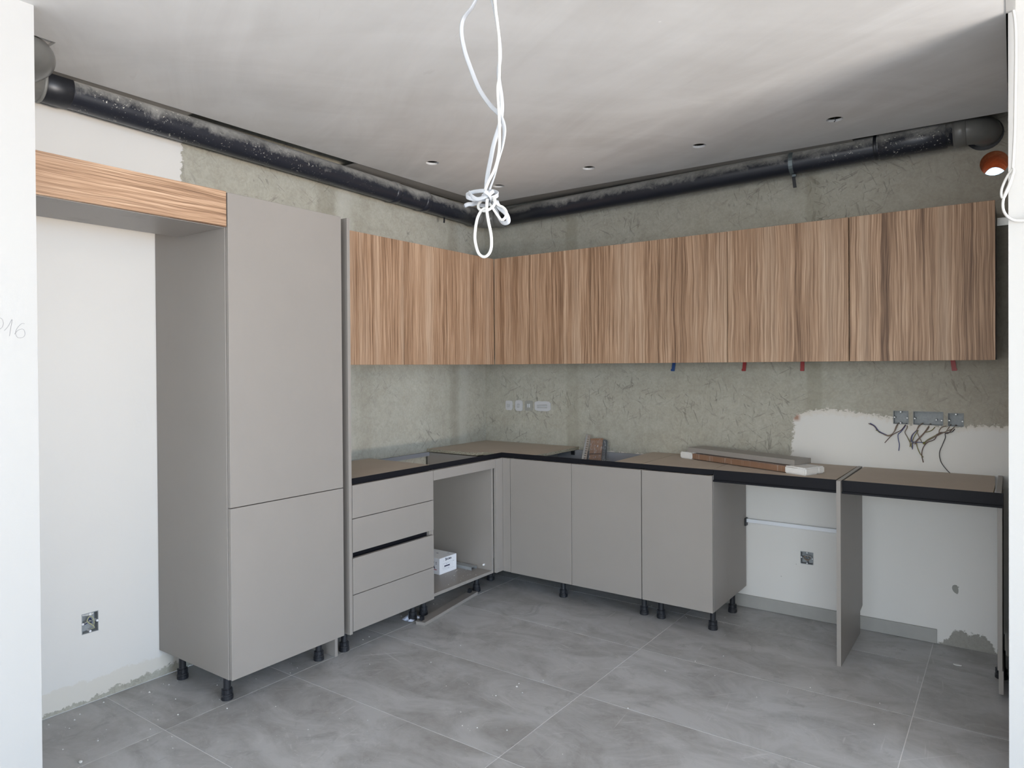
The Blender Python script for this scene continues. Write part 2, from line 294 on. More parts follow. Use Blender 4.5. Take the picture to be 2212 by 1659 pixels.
# ---------------------------------------------------------------- mesh helpers
class B:
    """collects faces in world space"""
    def __init__(s): s.bm = bmesh.new(); s.uv = None
    def box(s, x0, x1, y0, y1, z0, z1, bev=0.0, mi=0, top_mi=None):
        xs, ys, zs = sorted((x0, x1)), sorted((y0, y1)), sorted((z0, z1))
        v = [s.bm.verts.new((xs[i], ys[j], zs[k])) for i in (0, 1) for j in (0, 1) for k in (0, 1)]
        fs = [s.bm.faces.new([v[i] for i in q]) for q in ((0, 1, 3, 2), (4, 6, 7, 5), (0, 4, 5, 1), (2, 3, 7, 6), (0, 2, 6, 4), (1, 5, 7, 3))]
        for f in fs: f.material_index = mi
        if top_mi is not None: fs[5].material_index = top_mi
        if bev:
            es = list({e for f in fs for e in f.edges}); bmesh.ops.bevel(s.bm, geom=es, offset=bev, segments=1, affect='EDGES')
        return s
    def obox(s, c, ax, ay, az, hx, hy, hz, bev=0.0):
        c, ax, ay, az = Vector(c), Vector(ax).normalized(), Vector(ay).normalized(), Vector(az).normalized()
        v = [s.bm.verts.new(c+ax*hx*i+ay*hy*j+az*hz*k) for i in (-1, 1) for j in (-1, 1) for k in (-1, 1)]
        fs = [s.bm.faces.new([v[i] for i in q]) for q in ((0, 1, 3, 2), (4, 6, 7, 5), (0, 4, 5, 1), (2, 3, 7, 6), (0, 2, 6, 4), (1, 5, 7, 3))]
        if bev:
            es = list({e for f in fs for e in f.edges}); bmesh.ops.bevel(s.bm, geom=es, offset=bev, segments=2, affect='EDGES')
        return s
    def poly(s, pts, mi=0):
        f = s.bm.faces.new([s.bm.verts.new(p) for p in pts]); f.material_index = mi; return s
    def prism(s, pts, d, mi=0):
        """pts polygon (3D), extruded along d"""
        d = Vector(d); a = [s.bm.verts.new(p) for p in pts]; b = [s.bm.verts.new(Vector(p)+d) for p in pts]
        s.bm.faces.new(a).material_index = mi; s.bm.faces.new(b[::-1]).material_index = mi
        for i in range(len(a)):
            j = (i+1) % len(a); s.bm.faces.new((a[i], a[j], b[j], b[i])).material_index = mi
        return s
    def tube(s, pts, r, n=10, flat=None, cap=True, rs=None, twist=0.0):
        """swept tube; flat=(w,t) gives a flattened section"""
        P = [Vector(p) for p in pts]; T = []
        for i in range(len(P)):
            T.append((P[min(i+1, len(P)-1)]-P[max(i-1, 0)]).normalized())
        ref = Vector((0, 0, 1)) if abs(T[0].z) < 0.9 else Vector((0.6, 0.8, 0))
        u = T[0].cross(ref).normalized(); rings = []
        for i, (p, t) in enumerate(zip(P, T)):
            u = (u - t*u.dot(t)).normalized(); v = t.cross(u); ring = []
            tw = twist*i/len(P)
            for k in range(n):
                a = 2*math.pi*k/n; rr = rs[i] if rs else r
                if flat: ca, sa = math.cos(a), math.sin(a); cu, cv = flat[0]*abs(ca)**0.6*(1 if ca > 0 else -1), flat[1]*abs(sa)**0.6*(1 if sa > 0 else -1)
                else: cu, cv = rr*math.cos(a), rr*math.sin(a)
                cu, cv = cu*math.cos(tw)-cv*math.sin(tw), cu*math.sin(tw)+cv*math.cos(tw)
                ring.append(s.bm.verts.new(p+u*cu+v*cv))
            rings.append(ring)
        for a, b in zip(rings, rings[1:]):
            for k in range(n):
                f = s.bm.faces.new((a[k], a[(k+1) % n], b[(k+1) % n], b[k])); f.smooth = True
        if cap: s.bm.faces.new(rings[0][::-1]); s.bm.faces.new(rings[-1])
        return s
    def lathe(s, c, prof, n=20, axis='z'):
        c = Vector(c); rings = []
        for r, h in prof:
            ring = []
            for k in range(n):
                a = 2*math.pi*k/n; q = {'z': (r*math.cos(a), r*math.sin(a), h), 'y': (r*math.cos(a), h, r*math.sin(a)), 'x': (h, r*math.cos(a), r*math.sin(a))}[axis]
                ring.append(s.bm.verts.new(c+Vector(q)))
            rings.append(ring)
        for a, b in zip(rings, rings[1:]):
            for k in range(n): s.bm.faces.new((a[k], a[(k+1) % n], b[(k+1) % n], b[k]))
        s.bm.faces.new(rings[0][::-1]); s.bm.faces.new(rings[-1]); return s
    def obj(s, name, mats, parent=None, base=(0, 0, 0), smooth=None):
        bmesh.ops.recalc_face_normals(s.bm, faces=s.bm.faces)
        me = bpy.data.meshes.new(name); base = Vector(base)
        if parent is not None: base = Vector(parent['_w'])
        bmesh.ops.translate(s.bm, verts=s.bm.verts, vec=-base)
        s.bm.to_mesh(me); s.bm.free()
        for mm in (mats if isinstance(mats, (list, tuple)) else [mats]): me.materials.append(mm)
        o = bpy.data.objects.new(name, me); COL.objects.link(o)
        if parent is not None: o.parent = parent; o['_w'] = list(base)
        else: o.location = base; o['_w'] = list(base)
        return o

def thing(name, base, label, cat, group=None):
    o = bpy.data.objects.new(name, None); COL.objects.link(o); o.location = base; o.empty_display_size = 0.05
    o['_w'] = list(base); o['label'] = label; o['category'] = cat
    if group: o['group'] = group
    return o
def tag(o, label, cat, group=None):
    o['label'] = label; o['category'] = cat
    if group: o['group'] = group
    return o
def struct(o, kind='structure'): o['kind'] = kind; return o
def spline(pts, n=8):
    P = [Vector(p) for p in pts]; P = [P[0]*2-P[1]] + P + [P[-1]*2-P[-2]]; out = []
    for i in range(1, len(P)-2):
        p0, p1, p2, p3 = P[i-1:i+3]
        for k in range(n):
            t = k/n; out.append(0.5*((2*p1)+(-p0+p2)*t+(2*p0-5*p1+4*p2-p3)*t*t+(-p0+3*p1-3*p2+p3)*t**3))
    out.append(P[-2]); return out

def holed(b, f, u0, u1, v0, v1, rects=(), circs=(), depth=0.2, n=20):
    """wall slab with openings. f(u,v,d) -> xyz ; rects (ua,ub,va,vb,depth or None=through) ; circs (cu,cv,r,depth)"""
    us, vs = {u0, u1}, {v0, v1}; holes = []
    for ua, ub, va, vb, dd in rects: us |= {ua, ub}; vs |= {va, vb}; holes.append((ua, ub, va, vb))
    for cu, cv, r, dd in circs:
        q = r*1.3; us |= {cu-q, cu+q}; vs |= {cv-q, cv+q}; holes.append((cu-q, cu+q, cv-q, cv+q))
    us, vs = sorted(us), sorted(vs); E = 1e-6
    for a, a2 in zip(us, us[1:]):
        for c, c2 in zip(vs, vs[1:]):
            mu, mv = (a+a2)/2, (c+c2)/2
            if any(h[0]-E < mu < h[1]+E and h[2]-E < mv < h[3]+E for h in holes): continue
            b.poly([f(a, c, 0), f(a2, c, 0), f(a2, c2, 0), f(a, c2, 0)])
    for ua, ub, va, vb, dd in rects:
        if dd is None: dd = depth
        else: b.poly([f(ua, va, dd), f(ub, va, dd), f(ub, vb, dd), f(ua, vb, dd)])
        for (p, q) in (((ua, va), (ub, va)), ((ub, va), (ub, vb)), ((ub, vb), (ua, vb)), ((ua, vb), (ua, va))):
            b.poly([f(*p, 0), f(*q, 0), f(*q, dd), f(*p, dd)])
    for cu, cv, r, dd in circs:
        q = r*1.3; m4 = n//4; sq = []
        for k in range(n):
            a = 2*math.pi*(k+0.0)/n; ca, sa = math.cos(a), math.sin(a); t = q/max(abs(ca), abs(sa)); sq.append((cu+ca*t, cv+sa*t))
        ci = [(cu+r*math.cos(2*math.pi*k/n), cv+r*math.sin(2*math.pi*k/n)) for k in range(n)]
        for k in range(n):
            j = (k+1) % n
            pts = [f(*sq[k], 0), f(*sq[j], 0), f(*ci[j], 0), f(*ci[k], 0)]
            b.poly(pts)
            if dd: b.poly([f(*ci[k], 0), f(*ci[j], 0), f(*ci[j], dd), f(*ci[k], dd)], 0)
        # corner fillers of the square
        for sx in (-1, 1):
            for sy in (-1, 1):
                cx_, cy_ = cu+sx*q, cv+sy*q
                near = [p for p in sq if abs(abs(p[0]-cu)-q) < 1e-6 and (p[0]-cu)*sx > 0 and (p[1]-cv)*sy > 0]
                near2 = [p for p in sq if abs(abs(p[1]-cv)-q) < 1e-6 and (p[0]-cu)*sx > 0 and (p[1]-cv)*sy > 0]
                if near and near2:
                    p1 = max(near, key=lambda p: abs(p[1]-cv)); p2 = max(near2, key=lambda p: abs(p[0]-cu))
                    if (p1[0]-p2[0])**2+(p1[1]-p2[1])**2 > 1e-9: b.poly([f(*p1, 0), f(cx_, cy_, 0), f(*p2, 0)])
    return b

# ================================================================= SETTING
XR = 3.2265           # left side of the right-hand partition
YP = -1.33            # its end face
ZC = 2.60             # kitchen ceiling
XE, YE = 8.5, -8.0    # extent of the room behind the camera
# floor: grout bed with tiles
b = B(); b.box(-0.1, XE+0.2, YE-0.1, 0.1, -0.12, -0.0012); floor = struct(b.obj('floor', GROUT))
xs = [0.0, 0.494, 1.699, 2.904, 4.109, 5.314, 6.519, 7.724, XE]; ys = [0.0]+[-0.33-0.6025*k for k in range(13)]; ys = [y for y in ys if y > YE]+[YE]
for x0, x1 in zip(xs, xs[1:]):
    for y1, y0 in zip(ys, ys[1:]):
        if x0 >= 3.2 and y0 > YP+0.2: continue
        xx1 = x1
        t = B().box(x0+0.0014, x1-0.0014, y0+0.0014, y1-0.0014, -0.010, 0.0, 0.0004).obj('floor_tile', TILE, floor)

fb = lambda u, v, d: (u, d, v)              # back wall, depth goes +y
BX = [(2.722, 2.794, 1.119, 1.190), (2.814, 2.949, 1.119, 1.190), (2.968, 3.037, 1.117, 1.186), (2.254, 2.323, 0.306, 0.377)]
b = B(); holed(b, fb, -0.2, 3.6, 0.0, 2.9, [(*q, 0.05) for q in BX], [(3.165, 2.42, 0.060, 0)], n=24)
wb = struct(b.obj('wall_back', WB))
b = B(); n = 24; segs = 9                    # drilled passage through the hollow brick
for k in range(n):
    for j in range(segs):
        def pt(kk, jj):
            a = 2*math.pi*kk/n; r = 0.060 - 0.012*(jj/segs)**2 + (0.004*math.sin(jj*2.4+1.3*math.sin(a*2)) if 0 < jj else 0) - (0.006 if jj in (3, 6) else 0); return (3.165+r*math.cos(a), 0.31*jj/segs, 2.42+r*math.sin(a))
        b.poly([pt(k, j), pt((k+1) % n, j), pt((k+1) % n, j+1), pt(k, j+1)])
b.obj('vent_passage', BRICK, wb)
b = B().box(-0.2, 3.6, 0.31, 0.33, 0.0, 2.30); b.box(-0.2, 3.02, 0.31, 0.33, 2.30, 2.9); b.box(3.25, 3.6, 0.31, 0.33, 2.30, 2.9); b.obj('wall_back_outer', DARKVOID, wb)
# left wall
fl = lambda u, v, d: (-d, u, v)
b = B(); holed(b, fl, -3.60, 0.2, 0.0, 2.9, [(-2.834, -2.766, 0.300, 0.388, 0.05)]); wl = struct(b.obj('wall_left', WL))
# left return wall running back towards the camera, right partition, far walls
wlf = struct(B().box(0.0, 0.696, -3.6, -3.248, 0, 3.0).obj('wall_left_return', PAINT_DIM))
B().box(0.4, 0.696, YE, -3.6, 0, 3.0).obj('wall_left_length', PAINT_DIM, wlf)
wr = struct(B().box(XR, XE+0.2, YP, 0.2, 0, 3.0).obj('wall_right', PAINT_DIM))
b = B(); b.box(XE, XE+0.08, YE, -5.64, 0, 3.0); b.box(XE, XE+0.08, -2.26, YP, 0, 3.0); b.box(XE, XE+0.08, -5.64, -2.26, 2.7, 3.0); we = struct(b.obj('wall_side', PAINTM))
b = B(); b.box(0.4, 1.45, YE-0.02, YE, 0, 3); b.box(6.95, XE, YE-0.02, YE, 0, 3); b.box(1.45, 6.95, YE-0.02, YE, 0, 0.25); b.box(1.45, 6.95, YE-0.02, YE, 2.75, 3); struct(b.obj('wall_rear', PAINTM))
d1 = B()
for y_ in (-5.64, -4.53, -3.42, -2.32): d1.box(XE+0.01, XE+0.06, y_, y_+0.06, 0, 2.7)
d1.box(XE+0.01, XE+0.06, -5.64, -2.26, 2.64, 2.7); struct(d1.obj('door_1', WHITEP))
w1 = B()
for x_ in (1.45, 3.25, 5.07, 6.89): w1.box(x_, x_+0.06, YE-0.05, YE-0.02, 0.25, 2.75)
w1.box(1.45, 6.95, YE-0.05, YE-0.02, 0.25, 0.31).box(1.45, 6.95, YE-0.05, YE-0.02, 2.69, 2.75); struct(w1.obj('window_1', WHITEP))
struct(B().box(XE+0.1, 14, -9, 1, -0.2, -0.02).obj('terrace_ground', plain('sunlit_paving', (0.5, 0.45, 0.38), 0.9)))
# ceiling: skimmed board with downlight cut-outs, stops short of the walls; open void above
fc = lambda u, v, d: (u, v, ZC+d)
HO = [(0.548, -1.19), (0.543, -0.55), (1.212, -0.562), (1.886, -0.577), (2.551, -0.577)]
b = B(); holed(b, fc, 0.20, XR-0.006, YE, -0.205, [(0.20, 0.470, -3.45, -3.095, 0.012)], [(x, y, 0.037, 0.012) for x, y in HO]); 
b.box(0.0, 0.20, YE, -3.3, ZC, ZC+0.012)
# cut edges
b.poly([(0.20, -3.095, ZC), (0.20, -0.205, ZC), (0.20, -0.205, ZC+0.012), (0.20, -3.095, ZC+0.012)]); b.poly([(0.20, -0.205, ZC), (XR, -0.205, ZC), (XR, -0.205, ZC+0.012), (0.20, -0.205, ZC+0.012)])
ceil = struct(b.obj('ceiling', CEIL))
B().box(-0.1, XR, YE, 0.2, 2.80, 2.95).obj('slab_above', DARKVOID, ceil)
B().box(XR-0.006, XR+0.02, YE, YP, ZC-0.002, 3.0).obj('ceiling_step', PAINT_DIM, ceil)
B().box(XR, XE+0.2, YE, YP+0.1, 3.0, 3.1).obj('upper_ceiling', PAINT_DIM, ceil)
for q in ((0.06, 0.199, -3.09, -2.42), (0.06, 0.199, -1.42, -0.20)): B().box(*q, ZC+0.004, ZC+0.014).obj('edge_strip', mat_paint('bare_board', (0.26, 0.245, 0.225), 0.85), ceil)
B().box(0.20, 2.56, -0.204, -0.05, ZC+0.004, ZC+0.014).obj('edge_strip', bpy.data.materials['bare_board'], ceil)
for q in ((0.196, 0.200, -2.42, -1.42), ): B().box(*q, ZC+0.002, ZC+0.045).box(0.165, 0.172, -2.42, -1.42, ZC+0.02, ZC+0.05).box(0.14, 0.147, -2.42, -1.42, ZC+0.03, ZC+0.05).obj('ceiling_channel', BLACKM, ceil)
B().box(2.56, XR-0.01, -0.206, -0.200, ZC+0.001, ZC+0.03).box(2.56, XR-0.01, -0.176, -0.170, ZC+0.01, ZC+0.03).obj('ceiling_channel', BLACKM, ceil)
# skirting on the back wall
sk = struct(B().box(0.6, 2.919, -0.0022, -0.0002, 0.001, 0.070).obj('baseboard_back', PLAST))
for x0, x1 in ((0.62, 1.30), (1.303, 2.499), (2.502, 2.919)): B().box(x0, x1, -0.0105, -0.0023, 0.001, 0.073, 0.0008).obj('skirting_tile', SKIRT, sk)

# pencil writing on the left wall: a cut-off 0, then 1 6
def stroke(b, pts):
    P = spline(pts, 6)
    for p, q in zip(P, P[1:]):
        d = (q-p); nrm = Vector((1, 0, 0)); s = d.cross(nrm).normalized()*0.0006
        b.poly([p+s, q+s, q-s, p-s])
    return b
XW = 0.6966
b = B(); stroke(b, [(XW, -3.356, 1.600), (XW, -3.345, 1.594), (XW, -3.3415, 1.582), (XW, -3.344, 1.570), (XW, -3.352, 1.561)])
stroke(b, [(XW, -3.339, 1.558), (XW, -3.329, 1.572), (XW, -3.3195, 1.592), (XW, -3.318, 1.590), (XW, -3.321, 1.572), (XW, -3.3255, 1.542)])
stroke(b, [(XW, -3.284, 1.582), (XW, -3.292, 1.582), (XW, -3.304, 1.568), (XW, -3.309, 1.553), (XW, -3.306, 1.541), (XW, -3.299, 1.537), (XW, -3.288, 1.540), (XW, -3.283, 1.550), (XW, -3.286, 1.562), (XW, -3.292, 1.565), (XW, -3.303, 1.560), (XW, -3.312, 1.548)])
b.obj('pencil_writing', PENCIL, wlf)

# ================================================================= CABINETS
leg_mesh = foot_mesh = None
def leg(parent, x, y, ztop=0.127):
    global leg_mesh, foot_mesh
    if leg_mesh is None:
        o = B().lathe((0, 0, 0), [(0.0155, 0.0), (0.0155, -0.078), (0.0175, -0.080), (0.0175, -0.084)], 20).obj('leg', BLACKP); leg_mesh = o.data; bpy.data.objects.remove(o)
        b = B().lathe((0, 0, 0), [(0.0180, -0.0825), (0.0205, -0.083), (0.0205, -0.100), (0.0235, -0.102), (0.0235, -0.108), (0.0255, -0.110), (0.0255, -0.125), (0.0245, -0.127)], 20)
        for k in range(8):
            a = k*math.pi/4; b.obox((0.0215*math.cos(a), 0.0215*math.sin(a), -0.093), (math.cos(a), math.sin(a), 0), (-math.sin(a), math.cos(a), 0), (0, 0, 1), 0.002, 0.0016, 0.012)
        o = b.obj('foot', BLACKP); foot_mesh = o.data; bpy.data.objects.remove(o)
    o = bpy.data.objects.new('leg', leg_mesh); COL.objects.link(o); w0 = Vector(parent['_w']); o.parent = parent; o.location = Vector((x, y, ztop))-w0
    f = bpy.data.objects.new('foot', foot_mesh); COL.objects.link(f); f.parent = o; return o

T = 0.018
# --- tall cabinet with two doors (left wall)
t = thing('tall_cabinet', (0.28, -2.195, 0), 'floor-to-upper-height taupe cabinet with two stacked doors beside the empty fridge niche', 'cabinet')
B().box(0.002, 0.560, -2.5016, -2.4836, 0.127, 2.169, 0.0006).obj('side_panel', LAM, t)
B().box(0.002, 0.560, -1.909, -1.891, 0.127, 2.169, 0.0006).obj('side_panel', LAM, t)
B().box(0.002, 0.559, -2.4836, -1.909, 0.127, 0.145).obj('bottom_panel', LAM, t)
B().box(0.002, 0.559, -2.4836, -1.909, 2.151, 2.169).obj('top_panel', LAM, t)
B().box(0.562, 0.581, -2.4990, -1.893, 0.855-0.003, 2.1695, 0.0008).obj('upper_door', LAM, t)
B().box(0.562, 0.581, -2.4990, -1.893, 0.128, 0.8485, 0.0008).obj('lower_door', LAM, t)
for q in ((0.10, -2.445), (0.458, -2.445), (0.10, -1.95), (0.458, -1.95)): leg(t, *q)
b = B(); 
for k in range(26):   # plaster smear low on the side
    pass
b.bm.free()
# --- plinth return and end panel next to it
tag(B().box(0.02, 0.503, -1.886, -1.868, 0.001, 0.118, 0.0006).obj('plinth_return', LAM, None, (0.26, -1.877, 0)), 'short taupe board standing on the floor under the tall cabinet', 'board')
tag(B().box(0.004, 0.582, -1.857, -1.839, 0.118, 2.171, 0.0008).obj('gable_board', LAM, None, (0.29, -1.848, 0.118)), 'full-height narrow taupe end panel between tall cabinet and drawers', 'panel')
# --- bridge cabinet above the fridge niche
t = thing('bridge_cabinet', (0.38, -2.85, 2.024), 'shallow wall cabinet with a long horizontal-grain wood front above the empty niche', 'cabinet')
B().box(0.206, 0.559, -3.246, -2.5025, 2.024, 2.042, 0.0005).obj('bottom_panel', LAM, t)
B().box(0.206, 0.559, -3.246, -2.5025, 2.150, 2.168).obj('top_panel', LAM, t)
B().box(0.206, 0.222, -3.246, -2.5025, 2.042, 2.150).obj('back_panel', LAM, t)
B().box(0.560, 0.578, -3.246, -2.5035, 2.026, 2.173, 0.0007).obj('flap_door', WOODH, t)

# --- drawer cabinet
t = thing('drawer_cabinet', (0.28, -1.535, 0), 'taupe base cabinet with four handleless drawers and a black gap', 'cabinet')
b = B(); b.box(0.02, 0.560, -1.8345, -1.8165, 0.127, 0.8595, 0.0005); b.obj('side_panel', LAM, t)
B().box(0.02, 0.560, -1.2545, -1.2365, 0.127, 0.8595, 0.0005).obj('side_panel', LAM, t)
B().box(0.02, 0.559, -1.8165, -1.2545, 0.127, 0.145).obj('bottom_panel', LAM, t)
B().box(0.45, 0.542, -1.8165, -1.2545, 0.478, 0.535).obj('grip_channel', BLACKM, t)
for z0, z1 in ((0.6885, 0.8525), (0.519, 0.6850), (0.3105, 0.4905), (0.1275, 0.3070)):
    B().box(0.562, 0.581, -1.8345, -1.2385, z0, z1, 0.0008).obj('drawer_front', LAM, t)
leg(t, 0.475, -1.803); leg(t, 0.458, -1.285); leg(t, 0.10, -1.80); leg(t, 0.10, -1.285)
# --- open oven / dishwasher niche cabinet
t = thing('open_cabinet', (0.28, -0.945, 0), 'doorless taupe base cabinet, open niche beside the drawers', 'cabinet')
B().box(0.02, 0.560, -1.2355, -1.2175, 0.130, 0.8595, 0.0005).obj('side_panel', LAM, t)
B().box(0.02, 0.560, -0.6720, -0.6540, 0.130, 0.8595, 0.0005).obj('side_panel', LAM, t)
B().box(0.02, 0.560, -1.2175, -0.6720, 0.130, 0.148, 0.0005).obj('bottom_panel', LAM, t)
B().box(0.562, 0.580, -1.2345, -0.6520, 0.796, 0.8525, 0.0007).obj('top_rail', LAM, t)
B().box(0.02, 0.038, -1.2175, -0.6720, 0.838, 0.8635).obj('back_rail', GREYBACK, t)
leg(t, 0.458, -1.195, 0.130); leg(t, 0.450, -0.690, 0.130); leg(t, 0.10, -0.70, 0.130)
tag(B().box(0.415, 0.440, -0.674, -0.6721, 0.170, 0.176).obj('screw_plug', WHITEP, None, (0.42, -0.673, 0.17)), 'small white plug low on the inside of the open cabinet', 'plug') if False else None
# --- corner filler
t = thing('corner_filler', (0.58, -0.58, 0.127), 'narrow upright taupe filler boards meeting in the inner corner', 'filler')
B().box(0.562, 0.581, -0.6500, -0.5615, 0.131, 0.8525, 0.0007).obj('filler_board', LAM, t)
B().box(0.5825, 0.6395, -0.581, -0.562, 0.129, 0.8525, 0.0007).obj('filler_board', LAM, t)
leg(t, 0.375, -0.445, 0.13)
# --- two door corner/sink cabinet
t = thing('sink_cabinet', (1.1, -0.28, 0), 'wide taupe base cabinet with two plain doors next to the corner', 'cabinet')
B().box(0.642, 0.660, -0.560, -0.02, 0.127, 0.8595).obj('side_panel', LAM, t)
B().box(1.527, 1.545, -0.560, -0.02, 0.127, 0.8595).obj('side_panel', LAM, t)
B().box(0.660, 1.527, -0.559, -0.02, 0.127, 0.145).obj('bottom_panel', LAM, t)
B().box(0.660, 1.527, -0.038, -0.020, 0.145, 0.8635).obj('back_panel', GREYBACK, t)
B().box(0.6430, 1.0895, -0.581, -0.562, 0.1275, 0.8525, 0.0008).obj('door', LAM, t)
B().box(1.0925, 1.5425, -0.581, -0.562, 0.1275, 0.8525, 0.0008).obj('door', LAM, t)
b = B().box(0.775, 0.80, -0.05, -0.039, 0.83, 0.855).obj('hinge_plate', BLACKP, t)
for q in ((0.956, -0.458), (1.502, -0.458), (0.75, -0.10), (1.50, -0.10)): leg(t, *q)
# --- single door cabinet
t = thing('end_cabinet', (1.75, -0.28, 0), 'taupe base cabinet with one door, last in the row beside the open bay', 'cabinet')
B().box(1.5475, 1.565, -0.560, -0.02, 0.127, 0.8595).obj('side_panel', LAM, t)
B().box(1.9325, 1.9505, -0.560, -0.010, 0.127, 0.8595, 0.0005).obj('side_panel', LAM, t)
B().box(1.565, 1.9325, -0.559, -0.02, 0.127, 0.145).obj('bottom_panel', LAM, t)
B().box(1.5475, 1.9500, -0.581, -0.562, 0.1275, 0.8525, 0.0008).obj('door', LAM, t)
for q in ((1.607, -0.458), (1.909, -0.462), (1.60, -0.13), (1.909, -0.135)): leg(t, *q)
# --- upright support panels
b = B(); b.prism([(2.555, -0.590, 0.001), (2.555, -0.076, 0.001), (2.555, -0.076, 0.118), (2.555, -0.003, 0.130), (2.555, -0.003, 0.884), (2.555, -0.590, 0.884)], (0.0185, 0, 0))
tag(b.obj('support_panel', LAM, None, (2.564, -0.3, 0)), 'free-standing taupe upright panel between the two open bays under the worktop', 'panel')
t = thing('side_support_panel', (3.192, -0.28, 0), 'taupe upright panel at the far right end under the worktop', 'panel')
B().box(3.183, 3.2005, -0.552, -0.02, 0.122, 0.822, 0.0006).obj('panel', LAM, t)
B().box(3.187, 3.2045, -0.548, -0.04, 0.020, 0.121, 0.0006).obj('lower_board', LAM, t); leg(t, 3.194, -0.30, 0.1265)

# --- black gola/front profiles
def profile(name, label, seg, axis):
    o = thing(name, seg[3], label, 'profile', 'black profiles under the worktop edge'); x0, x1, lip = seg[:3]
    if axis == 'x':
        B().box(x0, x1, -0.560, -0.556, 0.8535 if not lip else 0.824, 0.8835).obj('face', BLACKM, o)
        B().box(x0, x1, -0.556, -0.515, 0.8600, 0.8625).obj('flange', BLACKM, o)
        if lip: B().box(x0, x1, -0.572, -0.556, 0.822, 0.828, 0.0012).box(x0, x1, -0.5725, -0.5705, 0.822, 0.8315, 0.0006).obj('lip', BLACKM, o)
    else:
        B().box(0.556, 0.560, x0, x1, 0.8535, 0.8835).obj('face', BLACKM, o)
        B().box(0.515, 0.556, x0, x1, 0.8600, 0.8625).obj('flange', BLACKM, o)
profile('black_front_profile', 'long black metal profile under the worktop edge above the drawers and open cabinet', (-1.836, -0.562, False, (0.55, -1.2, 0.85)), 'y')
profile('black_front_profile', 'black metal profile above the three plain base doors', (0.556, 1.9500, False, (1.25, -0.55, 0.85)), 'x')
profile('black_front_profile', 'deeper black profile with a lip spanning the bay that has a wall rail', (1.9515, 2.5535, True, (2.25, -0.55, 0.85)), 'x')
profile('black_front_profile', 'deeper black profile with a lip over the far right open bay', (2.5750, 3.2040, True, (2.9, -0.55, 0.85)), 'x')

# --- worktop sub-boards
def board(pts, label, z0=0.864, z1=0.882):
    b = B(); lo = [b.bm.verts.new((x, y, z0)) for x, y in pts]; hi = [b.bm.verts.new((x, y, z1)) for x, y in pts]
    b.bm.faces.new(lo[::-1]).material_index = 0; b.bm.faces.new(hi).material_index = 0
    for i in range(len(pts)):
        j = (i+1) % len(pts); b.bm.faces.new((lo[i], lo[j], hi[j], hi[i])).material_index = 1
    cx, cy = sum(p[0] for p in pts)/len(pts), sum(p[1] for p in pts)/len(pts)
    return tag(b.obj('sub_board', [BOARD, CHIP], None, (cx, cy, z0)), label, 'board', 'chipboard sheets on the base cabinets')
board([(0.045, -1.836), (0.5545, -1.836), (0.5545, -1.228), (0.045, -1.222)], 'brown chipboard sheet lying on the drawer cabinet')
board([(0.004, -0.660), (0.430, -0.655), (0.440, -0.600), (0.5545, -0.600), (0.5545, -0.5545), (0.815, -0.5545), (0.812, -0.004), (0.004, -0.004)], 'brown chipboard sheet with rough cut edges filling the inner corner')
board([(1.360, -0.5545), (1.530, -0.5545), (1.522, -0.004), (1.356, -0.004)], 'narrow brown chipboard strip right of the sink opening')
board([(1.5335, -0.5545), (1.936, -0.5545), (1.930, -0.004), (1.5255, -0.004)], 'brown chipboard sheet under the left end of the wrapped parcel')
board([(1.9390, -0.5545), (2.545, -0.5545), (2.550, -0.004), (1.9335, -0.004)], 'brown chipboard sheet under the white foam end of the parcel')
board([(2.580, -0.5545), (3.168, -0.5545), (3.172, -0.30), (3.164, -0.004), (2.584, -0.004)], 'brown chipboard sheet on the far right bay')
tag(B().box(3.179, 3.1985, -0.540, -0.006, 0.836, 0.886, 0.0006).obj('end_strip', LAM, None, (3.19, -0.27, 0.836)), 'thin taupe strip on edge at the far right end of the worktop', 'board')
tag(B().box(0.003, 0.040, -1.836, -1.20, 0.866, 0.879).obj('wall_batten', PLATE, None, (0.02, -1.5, 0.866)), 'pale batten on the wall behind the drawer cabinet board', 'batten')

# --- wall cabinets
def upper(x0, x1, side, label):
    W = 0.0012
    if side == 'L':
        t = thing('wall_cabinet', (0.17, (x0+x1)/2, 1.452), label, 'cabinet', 'wood-fronted wall cabinets')
        B().box(0.004, 0.330, x0+W, x1-W, 1.454, 1.470).box(0.004, 0.330, x0+W, x1-W, 2.154, 2.170).box(0.004, 0.330, x0+W, x0+0.016, 1.470, 2.154).box(0.004, 0.330, x1-0.016, x1-W, 1.470, 2.154).obj('carcass', LAM, t)
        B().box(0.332, 0.351, x0+W, x1-W, 1.4515, 2.1720, 0.0006).obj('door', WOOD, t)
    else:
        t = thing('wall_cabinet', ((x0+x1)/2, -0.17, 1.452), label, 'cabinet', 'wood-fronted wall cabinets')
        B().box(x0+W, x1-W, -0.330, -0.004, 1.454, 1.470).box(x0+W, x1-W, -0.330, -0.004, 2.154, 2.170).box(x0+W, x0+0.016, -0.330, -0.004, 1.470, 2.154).box(x1-0.016, x1-W, -0.330, -0.004, 1.470, 2.154).obj('carcass', LAM, t)
        B().box(x0+W, x1-W, -0.351, -0.332, 1.4515, 2.1720, 0.0006).obj('door', WOOD, t)
    return t
upper(-1.8385, -1.229, 'L', 'wood-fronted wall cabinet directly beside the tall end panel')
upper(-1.229, -0.844, 'L', 'middle wood-fronted wall cabinet of the left run')
upper(-0.844, -0.3525, 'L', 'wood-fronted wall cabinet of the left run touching the inner corner')
upper(0.3525, 0.641, 'R', 'narrow wood-fronted wall cabinet just right of the inner corner')
upper(0.641, 1.100, 'R', 'wood-fronted wall cabinet above the four plastered wall boxes')
upper(1.100, 1.548, 'R', 'wood-fronted wall cabinet left of and over the blue shim')
